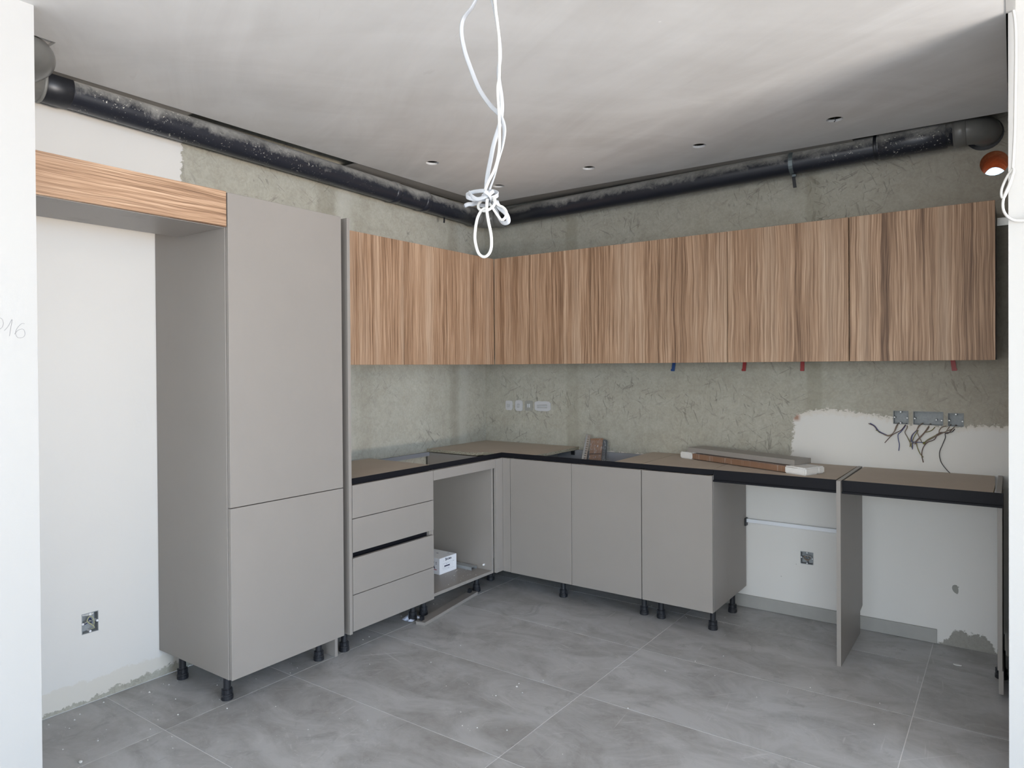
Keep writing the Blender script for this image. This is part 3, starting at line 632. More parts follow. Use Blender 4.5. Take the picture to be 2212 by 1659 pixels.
upper(1.548, 1.958, 'R', 'wood-fronted wall cabinet right of the blue shim, before the first black gap')
upper(1.9590, 2.5705, 'R', 'wide wood-fronted wall cabinet between the two black gaps')
upper(2.5725, 3.1750, 'R', 'last wide wood-fronted wall cabinet at the right pillar')
tag(B().box(3.1765, 3.222, -0.010, -0.002, 2.108, 2.146).box(3.1765, 3.222, -0.014, -0.010, 2.108, 2.113).box(3.1765, 3.222, -0.014, -0.010, 2.141, 2.146).obj('hanging_rail', STEEL, None, (3.2, -0.006, 2.11)), 'short end of a zinc hanging rail beside the last wall cabinet', 'rail')
# shims poking out below the wall cabinets
def shim(x, m_, lean, label):
    b = B().obox((x+lean*0.5, -0.012, 1.430), (1, 0, 0), (0, 1, 0), (lean*12, 0, 1), 0.0105, 0.0015, 0.030, 0.0005); b.obox((x, -0.0145, 1.408), (1, 0, 0), (0, 1, 0), (lean*12, 0, 1), 0.0105, 0.002, 0.006, 0.0006)
    tag(b.obj('plastic_shim', m_, None, (x, -0.012, 1.40)), label, 'shim', 'plastic shims under the wall cabinets')
shim(1.497, BLUE, 0.012, 'blue plastic shim hanging under the wall cabinets'); shim(1.941, RED, 0.008, 'red plastic shim under the first black cabinet gap'); shim(2.270, RED, 0.002, 'middle red plastic shim under the wide wall cabinet'); shim(2.999, RED, -0.010, 'red plastic shim nearest the right pillar')

# ================================================================= DRAIN PIPE
R = 0.0625
t = thing('drain_pipe', (0.11, -0.11, 2.45), 'thick dusty black drain pipe running under the ceiling round the corner', 'pipe')
def zl(y): return 2.503 + (-y)*0.0220
def zr(x): return 2.505 + x*0.0225
CXp = 0.100
pts = [(CXp, y, zl(y)) for y in (-3.30, -2.9, -2.4, -1.9, -1.4, -0.9, -0.5, -0.22)]
B().tube(pts, R, 28).obj('left_run', PIPE, t)
pts = [(x, -CXp, zr(x)) for x in (0.22, 0.7, 1.2, 1.8, 2.4, 2.9, 3.04)]
B().tube(pts, R, 28).obj('right_run', PIPE, t)
e0, e1 = Vector((CXp, -0.22, zl(-0.22))), Vector((0.22, -CXp, zr(0.22))); pc = Vector((CXp, -CXp, (e0.z+e1.z)/2)); arc = []
for k in range(13):
    s = k/12; arc.append(e0*(1-s)**2 + (pc+Vector((0.01, -0.01, 0)))*2*s*(1-s) + e1*s*s)
B().tube(arc, R+0.004, 28).obj('corner_elbow', GREYPVC, t)
def coupl(c, ax, L, rr, m_, name='coupling'):
    c = Vector(c); d = Vector(ax).normalized(); return B().tube([c-d*L/2, c-d*(L/2-0.004), c+d*(L/2-0.004), c+d*L/2], rr, 28, rs=[rr-0.004, rr, rr, rr-0.004]).obj(name, m_, t)
dl = Vector((0, -1, 0.03)); dr = Vector((1, 0, 0.0235))
coupl((CXp, -0.235, zl(-0.235)), dl, 0.05, R+0.007, GREYPVC); coupl((0.225, -CXp, zr(0.225)), dr, 0.06, R+0.007, GREYPVC)
for y in (-0.78, -1.05): coupl((CXp, y, zl(y)), dl, 0.05, R+0.003, PIPE, 'sleeve')
coupl((CXp, -2.955, zl(-2.955)), dl, 0.10, R+0.005, BLACKP, 'end_sleeve'); coupl((CXp, -3.115, zl(-3.115)), dl, 0.22, R+0.008, GREYPVC)
coupl((CXp, -3.010, zl(-3.010)), dl, 0.014, R+0.012, plain('light_grey_pvc', (0.20, 0.20, 0.185), 0.4), 'socket_ring')
coupl((2.825, -CXp, zr(2.825)), dr, 0.30, R+0.006, PIPE, 'sleeve'); coupl((2.66, -CXp, zr(2.66)), dr, 0.02, R+0.002, BLACKP, 'seal')
# branch elbow bulging forward by the left return wall
br = spline([(0.10, -3.15, 2.566), (0.20, -3.13, 2.566), (0.29, -3.112, 2.566), (0.355, -3.118, 2.568), (0.395, -3.165, 2.574), (0.405, -3.25, 2.580), (0.405, -3.40, 2.585)], 8)
B().tube(br, 0.063, 32).obj('branch_elbow', GREYPVC, t)
# right end elbow turning into the wall
arc = [Vector((3.00, -CXp, zr(3.00)))] + [Vector((3.055+0.075*math.sin(a), -CXp+0.095*(1-math.cos(a)), zr(3.05))) for a in [k*math.pi/2/8 for k in range(9)]] + [Vector((3.13, 0.02, zr(3.05)))]
B().tube(arc, R+0.006, 28).obj('end_elbow', GREYPVC, t)
coupl((3.03, -CXp, zr(3.03)), dr, 0.05, R+0.010, GREYPVC); B().lathe((3.125, -0.004, zr(3.05)-0.004), [(0.080, -0.004), (0.080, 0.003)], 28, 'y').obj('wall_collar', BLACKP, t)
# clamp
ring = [(2.245, -CXp+(R+0.003)*math.cos(a), zr(2.245)+(R+0.003)*math.sin(a)) for a in [2*math.pi*k/28 for k in range(29)]]
def band(x, parent, m_, wdt=0.011):
    b = B(); n = 28
    for k in range(n):
        a0, a1 = 2*math.pi*k/n, 2*math.pi*(k+1)/n; rr = R+0.0025
        P = lambda a, xx: (xx, -CXp+rr*math.cos(a), zr(x)+rr*math.sin(a)); b.poly([P(a0, x-wdt), P(a1, x-wdt), P(a1, x+wdt), P(a0, x+wdt)])
    return b
band(2.245, t, STEEL).obox((2.2535, -0.105, zr(2.25)-R-0.010), (1, 0, 0), (0, 1, 0), (0, 0, 1), 0.010, 0.012, 0.006).obj('clamp_band', plain('dull_zinc', (0.16, 0.19, 0.20), 0.4, 0.5, 0.6), t)
B().obox((2.252, -0.100, zr(2.25)-R-0.045), (1, 0, 0), (0, 1, 0), (-0.12, 0, 1), 0.009, 0.0012, 0.030).obj('clamp_tail', BLACKP, t)
B().obox((0.085, -0.557, 2.437), (0, 1, 0), (1, 0, 0), (0, 0.1, 1), 0.007, 0.0012, 0.018).obj('clamp_tail', BLACKP, t)

# ================================================================= WIRES, BOXES
def bosses(b, x0, x1, z0, z1, pos):
    for px, pz in pos:
        b.lathe((px, 0.0, pz), [(0.0055, 0.030), (0.0055, 0.001), (0.0035, 0.0008)], 10, 'y')
    return b
def ebox(i, label, pos):
    x0, x1, z0, z1 = BX[i]; t = thing('electrical_box', ((x0+x1)/2, 0, z0), label, 'electrical box', 'open electrical boxes')
    w_ = 0.003; b = B()
    b.box(x0+0.0005, x0+w_, -0.003, 0.048, z0+0.0005, z1-0.0005).box(x1-w_, x1-0.0005, -0.003, 0.048, z0+0.0005, z1-0.0005).box(x0+w_, x1-w_, -0.003, 0.048, z1-w_, z1-0.0005).box(x0+w_, x1-w_, -0.003, 0.048, z0+0.0005, z0+w_).box(x0+w_, x1-w_, 0.030, 0.034, z0+w_, z1-w_)
    b.obj('shell', SOCK, t)
    for px, pz in pos:
        B().lathe((px, 0.0, pz), [(0.0050, 0.030), (0.0050, 0.002), (0.0044, 0.001)], 12, 'y').obj('screw_boss', SOCK, t); B().lathe((px, -0.0005, pz), [(0.0034, 0.003), (0.0034, 0.0)], 10, 'y').obj('screw_ring', WHITEP, t)
    return t
def wires(parent, lst):
    for m_, pts in lst: B().tube(spline(pts, 6), 0.0021, 6).obj('wire', m_, parent)
def W(u, v, y=-0.012):  # crop coordinates measured on the back-wall plane, metres
    return (2.539+u*0.0002614, y, 1.2487-v*0.0002632-u*0.0)
# local mapping measured from the photograph: box row spans 700..1910 crop units over 0.315 m
def Q(u, v, y=-0.014):
    x = 2.722 + (u-705)*(3.037-2.722)/(1905-705); z = 1.190 - (v-220)*(0.071/230.0) + (u-705)*0.0000165; return (x, y, z)
t = ebox(0, 'grey recessed wall box with wires, leftmost of the three above the right worktop', [(2.729, 1.155), (2.757, 1.184), (2.787, 1.153), (2.757, 1.126)])
wires(t, [(WDUST, [Q(800, 440, 0.02), Q(790, 470), Q(740, 570), Q(680, 625), Q(620, 640), Q(540, 620)]), (WDUST, [Q(790, 440, 0.02), Q(770, 480), Q(720, 590), Q(650, 650), Q(580, 640), Q(520, 610)]),
 (WBROWN, [Q(600, 635), Q(520, 610), Q(440, 565), Q(370, 480), Q(265, 430)]), (WBLUE, [Q(600, 635), Q(530, 605), Q(450, 560), Q(385, 480), Q(295, 425)]), (WGREEN, [Q(470, 590, -0.018), Q(430, 555, -0.020), Q(405, 550, -0.014)]),
 (WBROWN, [Q(925, 450, 0.02), Q(910, 490), Q(850, 555), Q(760, 600), Q(690, 640), Q(620, 705), Q(562, 768)]), (WBLUE, [Q(935, 450, 0.02), Q(915, 500), Q(850, 580), Q(800, 630), Q(805, 720), Q(822, 800), Q(810, 905)]),
 (WDUST, [Q(935, 450, 0.02), Q(960, 510), Q(920, 590), Q(960, 670), Q(1000, 750)]), (WGREEN, [Q(960, 670), Q(1000, 745), Q(1015, 790), Q(1005, 838)])])
t = ebox(1, 'wide grey recessed wall box with wires, middle of the three above the right worktop', [(2.822, 1.152), (2.941, 1.146), (2.918, 1.148)])
wires(t, [(WDUST, [Q(1225, 450, 0.02), Q(1180, 480), Q(1120, 560), Q(1050, 630), Q(1020, 700), Q(1010, 800)]), (WBLUE, [Q(1130, 560), Q(1060, 630), Q(1035, 700), Q(1050, 780), Q(1050, 880)]),
 (WDUST, [Q(1210, 450, 0.02), Q(1150, 500), Q(1130, 580), Q(1160, 660), Q(1210, 760)]), (WGREEN, [Q(1150, 560), Q(1090, 650), Q(1060, 720), Q(1030, 800), Q(1035, 850)]),
 (WDUST, [Q(1350, 465, 0.02), Q(1310, 520), Q(1260, 590), Q(1190, 660), Q(1100, 750), Q(1050, 790)]), (WBROWN, [Q(1340, 465, 0.02), Q(1290, 550), Q(1220, 640), Q(1140, 720), Q(1090, 795)]),
 (WDUST, [Q(1360, 465, 0.02), Q(1300, 560), Q(1200, 670), Q(1120, 760), Q(1125, 830)]), (WGREEN, [Q(1430, 515, 0.0), Q(1370, 570), Q(1260, 600)]), (WBLUE, [Q(1015, 740), Q(1090, 760), Q(1170, 762), Q(1240, 770)]), (WGREEN, [Q(1120, 770), Q(1135, 850), Q(1180, 950), Q(1235, 1015)])])
t = ebox(2, 'grey recessed wall box nearest the right pillar, wires trailing to the worktop', [(2.975, 1.147), (3.003, 1.179), (3.031, 1.145)])
wires(t, [(WDUST, [Q(1690, 480, 0.02), Q(1650, 540), Q(1600, 600), Q(1520, 600), Q(1460, 640), Q(1380, 690), Q(1310, 740), Q(1265, 770)]), (WBROWN, [Q(1770, 490, 0.02), Q(1700, 570), Q(1640, 620), Q(1560, 600), Q(1470, 650), Q(1420, 720), Q(1300, 770), Q(1230, 860), Q(1210, 980), Q(1235, 1100)]),
 (WDUST, [Q(1780, 490, 0.02), Q(1720, 545), Q(1620, 585), Q(1500, 640), Q(1340, 720)]), (WGREEN, [Q(1470, 625), Q(1440, 650), Q(1310, 720), Q(1250, 775), Q(1240, 795)]), (WDUST, [Q(1640, 500, 0.01), Q(1560, 510), Q(1510, 560), Q(1500, 620)]),
 (WBLK, [Q(1790, 500, 0.02), Q(1720, 590), Q(1610, 615), Q(1605, 690), Q(1560, 800), Q(1510, 930), Q(1530, 1080), Q(1620, 1210), Q(1725, 1310)])])
B().lathe(Q(1250, 775, -0.018), [(0.001, -0.006), (0.006, -0.004), (0.007, 0.0), (0.006, 0.004), (0.001, 0.006)], 10, 'x').obj('wire_knot', WGREEN, t)
t = ebox(3, 'lone grey recessed box with coiled cable low on the wall in the railed bay', [(2.259, 0.342), (2.289, 0.371), (2.318, 0.340), (2.289, 0.312)])
coil = [(2.285+0.017*math.cos(a)*(1+0.12*math.sin(3*a))+0.004, 0.004+0.003*math.sin(a*2), 0.345+0.011*math.sin(a)-0.002*a/3) for a in [k*0.35 for k in range(34)]]
B().tube(coil, 0.0022, 6).obj('wire', WDUST, t)
for dx in (-0.006, 0.006): B().tube(spline([(2.29+dx, 0.028, 0.335), (2.285+dx, 0.0, 0.352), (2.30+dx, -0.002, 0.356), (2.315, 0.008, 0.344)], 6), 0.002, 6).obj('wire', SOCK, t)
# left wall socket
t = thing('electrical_box', (0, -2.80, 0.30), 'ragged open wall box with tangled wires low on the left wall', 'electrical box', 'open electrical boxes')
y0, y1, z0, z1 = -2.834, -2.766, 0.300, 0.388
B().box(-0.048, 0.000, y0+0.0005, y0+0.003, z0+0.0005, z1-0.0005).box(-0.048, 0.000, y1-0.003, y1-0.0005, z0+0.0005, z1-0.0005).box(-0.048, 0.0, y0+0.003, y1-0.003, z1-0.003, z1-0.0005).box(-0.048, 0.0, y0+0.003, y1-0.003, z0+0.0005, z0+0.003).box(-0.036, -0.032, y0+0.003, y1-0.003, z0+0.003, z1-0.003).obj('shell', SOCK, t)
for py, pz in ((-2.829, 0.345), (-2.800, 0.381), (-2.771, 0.345), (-2.800, 0.307)): B().lathe((-0.002, py, pz), [(0.0048, -0.03), (0.0048, 0.003), (0.003, 0.003)], 12, 'x').obj('screw_boss', WHITEP, t)
B().tube(spline([(-0.02, -2.79, 0.310), (0.0, -2.783, 0.318), (0.002, -2.795, 0.335), (0.002, -2.812, 0.352), (0.002, -2.808, 0.368), (0.0, -2.796, 0.370), (0.0, -2.787, 0.358), (0.001, -2.784, 0.34), (-0.01, -2.782, 0.325)], 6), 0.0018, 6).obj('wire', plain('pale_yellow_wire', (0.50, 0.50, 0.30), 0.5), t)
for m_, o_ in ((WBLK, 0.0), (SOCK, -0.006), (WBLUE, 0.005)): B().tube(spline([(-0.03, -2.825+o_, 0.33), (-0.005, -2.815+o_, 0.345), (-0.002, -2.800, 0.358+o_), (-0.01, -2.790, 0.345), (-0.03, -2.785, 0.33)], 6), 0.0022, 6).obj('wire', m_, t)
b = B(); random.seed(5)
for k in range(7): b.obox((-0.006, -2.826+0.006*k, 0.386-0.001*k), (0, 1, 0), (1, 0, 0), (0, 0.2, 1), 0.004, 0.005, 0.003+0.004*random.random())
b.obj('plaster_rim', WL, t)
# four plastered-over blank plates on the back wall
random.seed(3)
for (x0, x1, z0, z1, kind, label) in ((0.190, 0.252, 1.116, 1.186, 0, 'leftmost blank wall box cover in the row of four by the corner'), (0.277, 0.341, 1.113, 1.190, 0, 'second blank wall box cover from the corner, crisp edged'), (0.363, 0.429, 1.116, 1.190, 1, 'third blank wall box cover, smeared with cement'), (0.448, 0.583, 1.118, 1.188, 2, 'wide rectangular blank wall box cover, last in the row of four')):
    t = thing('blank_cover', ((x0+x1)/2, 0, z0), label, 'wall box cover', 'blank covers by the corner')
    pts = []
    for k in range(28):
        a = 2*math.pi*k/28; ca, sa = math.cos(a), math.sin(a); q = 1/max(abs(ca), abs(sa)); q = min(q, 1.22); j = 1+0.03*(random.random()-0.5)*2
        pts.append(((x0+x1)/2+ca*q*(x1-x0)/2*j, -0.0005, (z0+z1)/2+sa*q*(z1-z0)/2*j))
    B().prism(pts, (0, -0.004, 0)).obj('plate', PLAST if kind == 1 else PLATE, t)
    cx_, cz_ = (x0+x1)/2, (z0+z1)/2; hw = (x1-x0)*(0.22 if kind < 2 else 0.33); hz = 0.015 if kind != 1 else 0.014
    b = B(); rows = 2
    if kind == 1:
        for k in (-1, 1): b.prism([(cx_+k*0.007-0.005, -0.005, cz_-hz), (cx_+k*0.007+0.005, -0.005, cz_-hz), (cx_+k*0.007+0.003, -0.014, cz_-hz+0.002), (cx_+k*0.007-0.001, -0.014, cz_-hz+0.002)], (0, 0, 2*hz-0.002))
    else:
        for k in (-1, 1):
            zc_ = cz_+k*hz/2; b.prism([(cx_-hw, -0.005, zc_-hz/2+0.001), (cx_-hw, -0.005, zc_+hz/2-0.001), (cx_-hw+0.004, -0.0145, zc_)], (2*hw-0.006, 0, 0))
    b.obj('ribs', RIB, t)
# chip in the plaster of the right bay
t = B(); t.prism([(3.005+0.02*math.cos(a)*(1 if math.cos(a) < 0.3 else 0.4), -0.0004, 0.292+0.022*math.sin(a)-0.006*math.cos(a)) for a in [k*math.pi/8 for k in range(16)]], (0, -0.0012, 0)); t.box(3.010, 3.015, -0.0012, -0.0002, 0.303, 0.308)
tag(t.obj('plaster_chip_patch', PLAST, None, (3.0, 0, 0.28)), 'small crescent chip broken out of the white wall, far right bay', 'patch')
# aluminium wall rail with bracket
t = thing('wall_rail', (2.25, -0.01, 0.51), 'pale metal rail fixed level across the wall in the first open bay', 'rail')
B().box(1.953, 2.5535, -0.028, -0.022, 0.509, 0.530, 0.0006).box(1.953, 2.5535, -0.022, -0.004, 0.510, 0.512).obj('bar', ALU, t)
B().box(1.9515, 1.9595, -0.042, -0.006, 0.488, 0.534, 0.001).obj('bracket', BLACKP, t)

# ================================================================= LOOSE THINGS
# grey panel lying on the parcel, parcel
def frame_from(p0, p1):
    d = (Vector(p1)-Vector(p0)); L = d.length; d.normalize(); s = Vector((-d.y, d.x, 0)).normalized(); return d, s, L
P0, P1 = Vector((1.612, -0.185, 0.882)), Vector((2.400, -0.512, 0.882)); d, s, L = frame_from(P0, P1)
t = thing('wrapped_parcel', tuple((P0+P1)/2+s*0.075), 'long flat cardboard parcel in clear film with white foam ends on the worktop', 'parcel')
ctr = (P0+P1)/2+s*0.080
B().obox(ctr+Vector((0, 0, 0.0195)), d, s, (0, 0, 1), L/2-0.05, 0.074, 0.0155, 0.001).obj('cardboard', CARD, t)
B().obox(ctr+Vector((0, 0, 0.0362)), d, s, (0, 0, 1), L/2-0.06, 0.070, 0.0006).obj('film', FILM, t)
for k, wd in ((-1, 0.048), (1, 0.062)):
    c0 = ctr + d*k*(L/2-wd); f0 = B()
    f0.obox(c0+s*(-0.028)+Vector((0, 0, 0.0195)), d, s, (0, 0, 1), wd, 0.052, 0.019, 0.006).obox(c0+s*(0.054)+Vector((0, 0, 0.0195)), d, s, (0, 0, 1), wd*0.96, 0.026, 0.018, 0.006)
    f0.obj('foam_end', FOAM, t)
P0, P1 = Vector((1.660, -0.170, 0)), Vector((2.330, -0.430, 0)); d2, s2, L2 = frame_from(P0, P1); c2 = (P0+P1)/2+s2*0.066
tag(B().obox((c2.x, c2.y, 0.9340), d2, s2, (0, 0, 1), L2/2, 0.070, 0.0135, 0.0006).obj('laminate_board', LAM, None, (c2.x, c2.y, 0.92)), 'loose taupe laminate panel lying on top of the wrapped parcel', 'panel')
# angle rail and cardboard packet standing in the sink opening
top, bot = Vector((0.916, -0.050, 0.975)), Vector((0.960, -0.46, 0.150)); d = (top-bot).normalized(); s = Vector((1, 0.04, 0)); s = (s-d*s.dot(d)).normalized(); n_ = d.cross(s)
b = B(); cc = (top+bot)/2; H = (top-bot).length/2
for (o_, w_) in ((-0.0105, 0.0035), (0.0105, 0.0035)): b.obox(cc+s*o_, s, n_, d, w_, 0.0008, H)
k = 0; zz = -H
while zz < H-0.001:
    b.obox(cc+d*(zz+0.005), s, n_, d, 0.0071, 0.0008, 0.005); zz += 0.0165
b.obox(cc-s*0.014-n_*0.006, s, n_, d, 0.0008, 0.007, H)
tag(b.obj('perforated_rail', STEEL, None, tuple(bot)), 'perforated zinc angle rail leaning in the sink opening', 'rail')
top, bot = Vector((0.984, -0.055, 0.950)), Vector((1.055, -0.33, 0.150)); d = (top-bot).normalized(); s = Vector((1, 0.0, 0)); s = (s-d*s.dot(d)).normalized(); n_ = d.cross(s); H = (top-bot).length/2; cc = (top+bot)/2
t = thing('cardboard_packet', tuple(bot), 'brown cardboard packet in clear film leaning in the sink opening', 'packet')
B().obox(cc, s, n_, d, 0.044, 0.016, H, 0.0015).obj('card', CARD, t)
B().obox(cc-n_*0.0+d*(H-0.10)-Vector((0, 0.0175, 0)), s, n_, d, 0.0435, 0.0012, 0.004).obj('fold_line', plain('fold_shadow', (0.10, 0.055, 0.035), 0.7), t)
B().obox(cc+s*0.056+n_*0.004, s, n_, d, 0.011, 0.014, H-0.008, 0.003).obj('dark_insert', plain('slate_plastic', (0.06, 0.065, 0.075), 0.3), t)
b = B(); random.seed(11)
for k in range(6):
    x_ = 0.052+0.006*k; P = [cc+s*(x_+0.004*math.sin(j*1.7+k)+(0.008 if k > 2 else 0)*(1-j/6))+d*(H*(0.9-0.36*j)) - n_*0.012*math.sin(j+k) for j in range(5)]
    b.tube(spline(P, 5), 0.004, 6, flat=(0.007, 0.0012))
b.obj('film_folds', FILM, t)
B().obox(cc+s*0.012, s, n_, d, 0.062, 0.021, H-0.015, 0.002).obj('film', FILM, t)
# white carton in the open cabinet, with print
t = thing('carton', (0.22, -0.85, 0.148), 'small white printed carton standing in the open cabinet', 'box')
X1 = 0.350; ya, yb = -0.930, -0.768; za, zb = 0.1485, 0.2480
B().box(0.085, X1, ya, yb, za, zb, 0.0006).obj('shell', BOXW, t)
def text(body, size, loc, rot, m_, par, name='print', bold=0.0, sx=1.0):
    cu = bpy.data.curves.new(name, 'FONT'); cu.body = body; cu.size = size; cu.align_x = 'CENTER'; cu.align_y = 'CENTER'; cu.offset = bold; cu.extrude = 0.0001
    ob = bpy.data.objects.new(name, cu); COL.objects.link(ob); dg = bpy.context.evaluated_depsgraph_get(); me = bpy.data.meshes.new_from_object(ob.evaluated_get(dg)); bpy.data.objects.remove(ob)
    ob = bpy.data.objects.new(name, me); COL.objects.link(ob); me.materials.clear(); me.materials.append(m_); ob.parent = par; ob.location = Vector(loc)-Vector(par['_w']); ob.rotation_euler = rot; ob.scale = (sx, 1, 1); return ob
RX = (math.pi/2, 0, math.pi/2)
text('SIGMA', 0.0165, (X1+0.0004, -0.842, 0.2315), RX, INK, t, bold=0.0004, sx=1.1); text('S', 0.023, (X1+0.0004, -0.8715, 0.2325), RX, INK, t, bold=0.0006)
B().box(X1+0.0003, X1+0.0006, -0.898, -0.886, 0.225, 0.2255).box(X1+0.0003, X1+0.0006, -0.896, -0.888, 0.229, 0.2295).obj('print', INKG, t)
b = B(); b.box(X1+0.0003, X1+0.0006, -0.882, -0.838, 0.1885, 0.1955).box(X1+0.0003, X1+0.0007, -0.885, -0.880, 0.187, 0.197).box(X1+0.0003, X1+0.0007, -0.840, -0.835, 0.187, 0.197); b.obj('print', INK, t)
b = B()
for z_ in (0.2120, 0.1700): b.box(X1+0.0003, X1+0.0005, -0.900, -0.792, z_, z_+0.0005)
for y_ in (-0.900, -0.828, -0.810): b.box(X1+0.0003, X1+0.0005, y_, y_+0.0005, 0.1770, 0.2070)
for z_ in (0.177, 0.182, 0.2068): b.box(X1+0.0003, X1+0.0005, -0.900, -0.838, z_, z_+0.0006)
b.box(X1+0.0003, X1+0.0005, -0.804, -0.793, 0.2085, 0.2105).box(X1+0.0003, X1+0.0005, -0.868, -0.858, 0.2005, 0.2025).box(X1+0.0003, X1+0.0005, -0.850, -0.840, 0.1745, 0.1765); b.obj('print', INKG, t)
b = B()
for (x_, z_) in ((0.322, 0.222), (0.303, 0.222), (0.322, 0.2125)): b.lathe((x_, ya-0.0003, z_), [(0.0032, 0), (0.0032, -0.0002)], 10, 'y')
b.obj('print', INK, t); text('SIGMA', 0.042, (0.250, ya-0.0004, 0.196), (math.pi/2, 0, 0), INK, t, bold=0.0016)
B().box(0.296, 0.326, ya-0.0006, ya-0.0003, 0.1745, 0.1785).obj('print', INKR, t)
b = B()
for (a, c, w_) in ((0.16, -0.90, 0.05), (0.20, -0.87, 0.07), (0.24, -0.84, 0.05), (0.14, -0.82, 0.06), (0.30, -0.80, 0.02)): b.box(a, a+w_*0.3, c, c+0.012, zb+0.0001, zb+0.0004)
b.obj('print', INKG, t)
# galvanised channel in the open cabinet
b = B().box(0.110, 0.440, -0.650, -0.6485, 0.1485, 0.166) if False else B().box(0.110, 0.452, -0.742, -0.690, 0.1655, 0.1670).box(0.110, 0.452, -0.7435, -0.742, 0.1485, 0.1670).box(0.110, 0.452, -0.690, -0.6885, 0.1485, 0.1670)
for x_ in (0.18, 0.40): b.lathe((x_, -0.716, 0.1671), [(0.004, 0), (0.004, 0.0004)], 8)
tag(b.obj('metal_channel', plain('galvanised_channel', (0.42, 0.44, 0.45), 0.45, 0.5, 0.5, var=0.1), None, (0.28, -0.70, 0.148)), 'short galvanised channel lying behind the white carton', 'channel')
tag(B().lathe((0.500, -0.6735, 0.178), [(0.006, 0.0), (0.006, -0.010), (0.003, -0.014)], 12, 'y').obj('shelf_plug', WHITEP, None, (0.5, -0.675, 0.17)), 'tiny white plug on the inner side of the open cabinet', 'plug')
# loose plinth strip with clips
P0, P1 = Vector((0.585, -1.322, 0)), Vector((0.492, -0.730, 0)); d, s, L = frame_from(P0, P1); t = thing('loose_plinth', tuple((P0+P1)/2), 'loose taupe plinth strip with black clips lying before the open cabinet', 'board')
c0 = (P0+P1)/2+s*0.030; B().obox(c0+Vector((0, 0, 0.0098)), d, s, (0, 0, 1), L/2, 0.030, 0.009, 0.0006).obj('strip', LAM, t)
for k in (-0.272, 0.262):
    b = B(); c1 = c0+d*k+s*0.008; b.obox(c1+Vector((0, 0, 0.022)), d, s, (0, 0, 1), 0.012, 0.010, 0.003, 0.001)
    for q in (-0.009, 0.0, 0.009): b.obox(c1+d*q+Vector((0, 0, 0.032)), d+Vector((0, 0, 0.3)), s, (0, 0.1, 1), 0.002, 0.009, 0.010, 0.0008)
    b.obj('clip', BLACKP, t)
# plastic scrap, stone chips, plaster crumbs
b = B(); random.seed(2); g = []
for i in range(7):
    row = []
    for j in range(6): row.append(b.bm.verts.new((0.40+0.016*j+0.006*random.random(), -1.335+0.017*i+0.006*random.random(), 0.002+0.020*random.random()*(1 if 0 < i < 6 and 0 < j < 5 else 0.25))))
    g.append(row)
for i in range(6):
    for j in range(5): b.bm.faces.new((g[i][j], g[i][j+1], g[i+1][j+1], g[i+1][j]))
tag(b.obj('plastic_scrap', plain('bluish_plastic_film', (0.62, 0.68, 0.82), 0.2, 0.6), None, (0.44, -1.29, 0)), 'crumpled pale plastic scrap on the floor under the drawer cabinet', 'scrap')
def pebble(x, y, rx, ry, rz, label):
    b = B(); bmesh.ops.create_icosphere(b.bm, subdivisions=2, radius=1.0)
    for v in b.bm.verts: k_ = 1+0.25*noise.noise(v.co*1.5+Vector((x*9, y*7, 0))); v.co = Vector((v.co.x*rx*k_, v.co.y*ry*k_, max(v.co.z, -0.8)*rz*k_))
    bmesh.ops.translate(b.bm, verts=b.bm.verts, vec=(x, y, rz*0.8))
    tag(b.obj('plaster_lump', CHIPS, None, (x, y, 0)), label, 'lump')
pebble(3.021, -0.254, 0.019, 0.011, 0.003, 'flat pale plaster lump on the floor in the far right bay'); pebble(0.468, -3.04, 0.008, 0.006, 0.005, 'small pale plaster lump near the left wall end')
def crumbs(name, boxes, seed, par=None, z=0.0):
    random.seed(seed); b = B()
    for (x0, x1, y0, y1, n_, sz) in boxes:
        for k in range(n_):
            x, y = random.uniform(x0, x1), random.uniform(y0, y1); r = sz*(0.4+random.random()**3*1.6); a = random.random()*6.28
            p = [(x+r*math.cos(a+q), y+r*math.sin(a+q)*0.8, z+0.0002) for q in (0, 2.1, 4.0)]; tp = (x, y, z+r*0.8)
            b.poly([p[0], p[1], tp]); b.poly([p[1], p[2], tp]); b.poly([p[2], p[0], tp])
    o = b.obj(name, CHIPS); o['kind'] = 'stuff'; return tag(o, 'white plaster crumbs scattered over the grey tiles', 'crumbs')
crumbs('plaster_crumbs', [(0.05, 0.55, -3.0, -1.9, 90, 0.0022), (0.05, 0.5, -1.9, -0.7, 90, 0.0022), (0.6, 2.0, -0.6, -0.05, 60, 0.0022), (0.6, 3.1, -3.0, -0.6, 130, 0.0024), (0.02, 0.12, -3.1, -2.5, 20, 0.004), (0.3, 0.9, -3.2, -2.4, 24, 0.004), (0.9, 1.6, -2.4, -1.6, 24, 0.004)], 21)
o = crumbs('shelf_crumbs', [(0.3, 0.55, -1.15, -0.70, 34, 0.0022), (0.36, 0.52, -0.95, -0.72, 16, 0.003)], 22, z=0.148); o['label'] = 'white crumbs on the bottom shelf of the open cabinet'

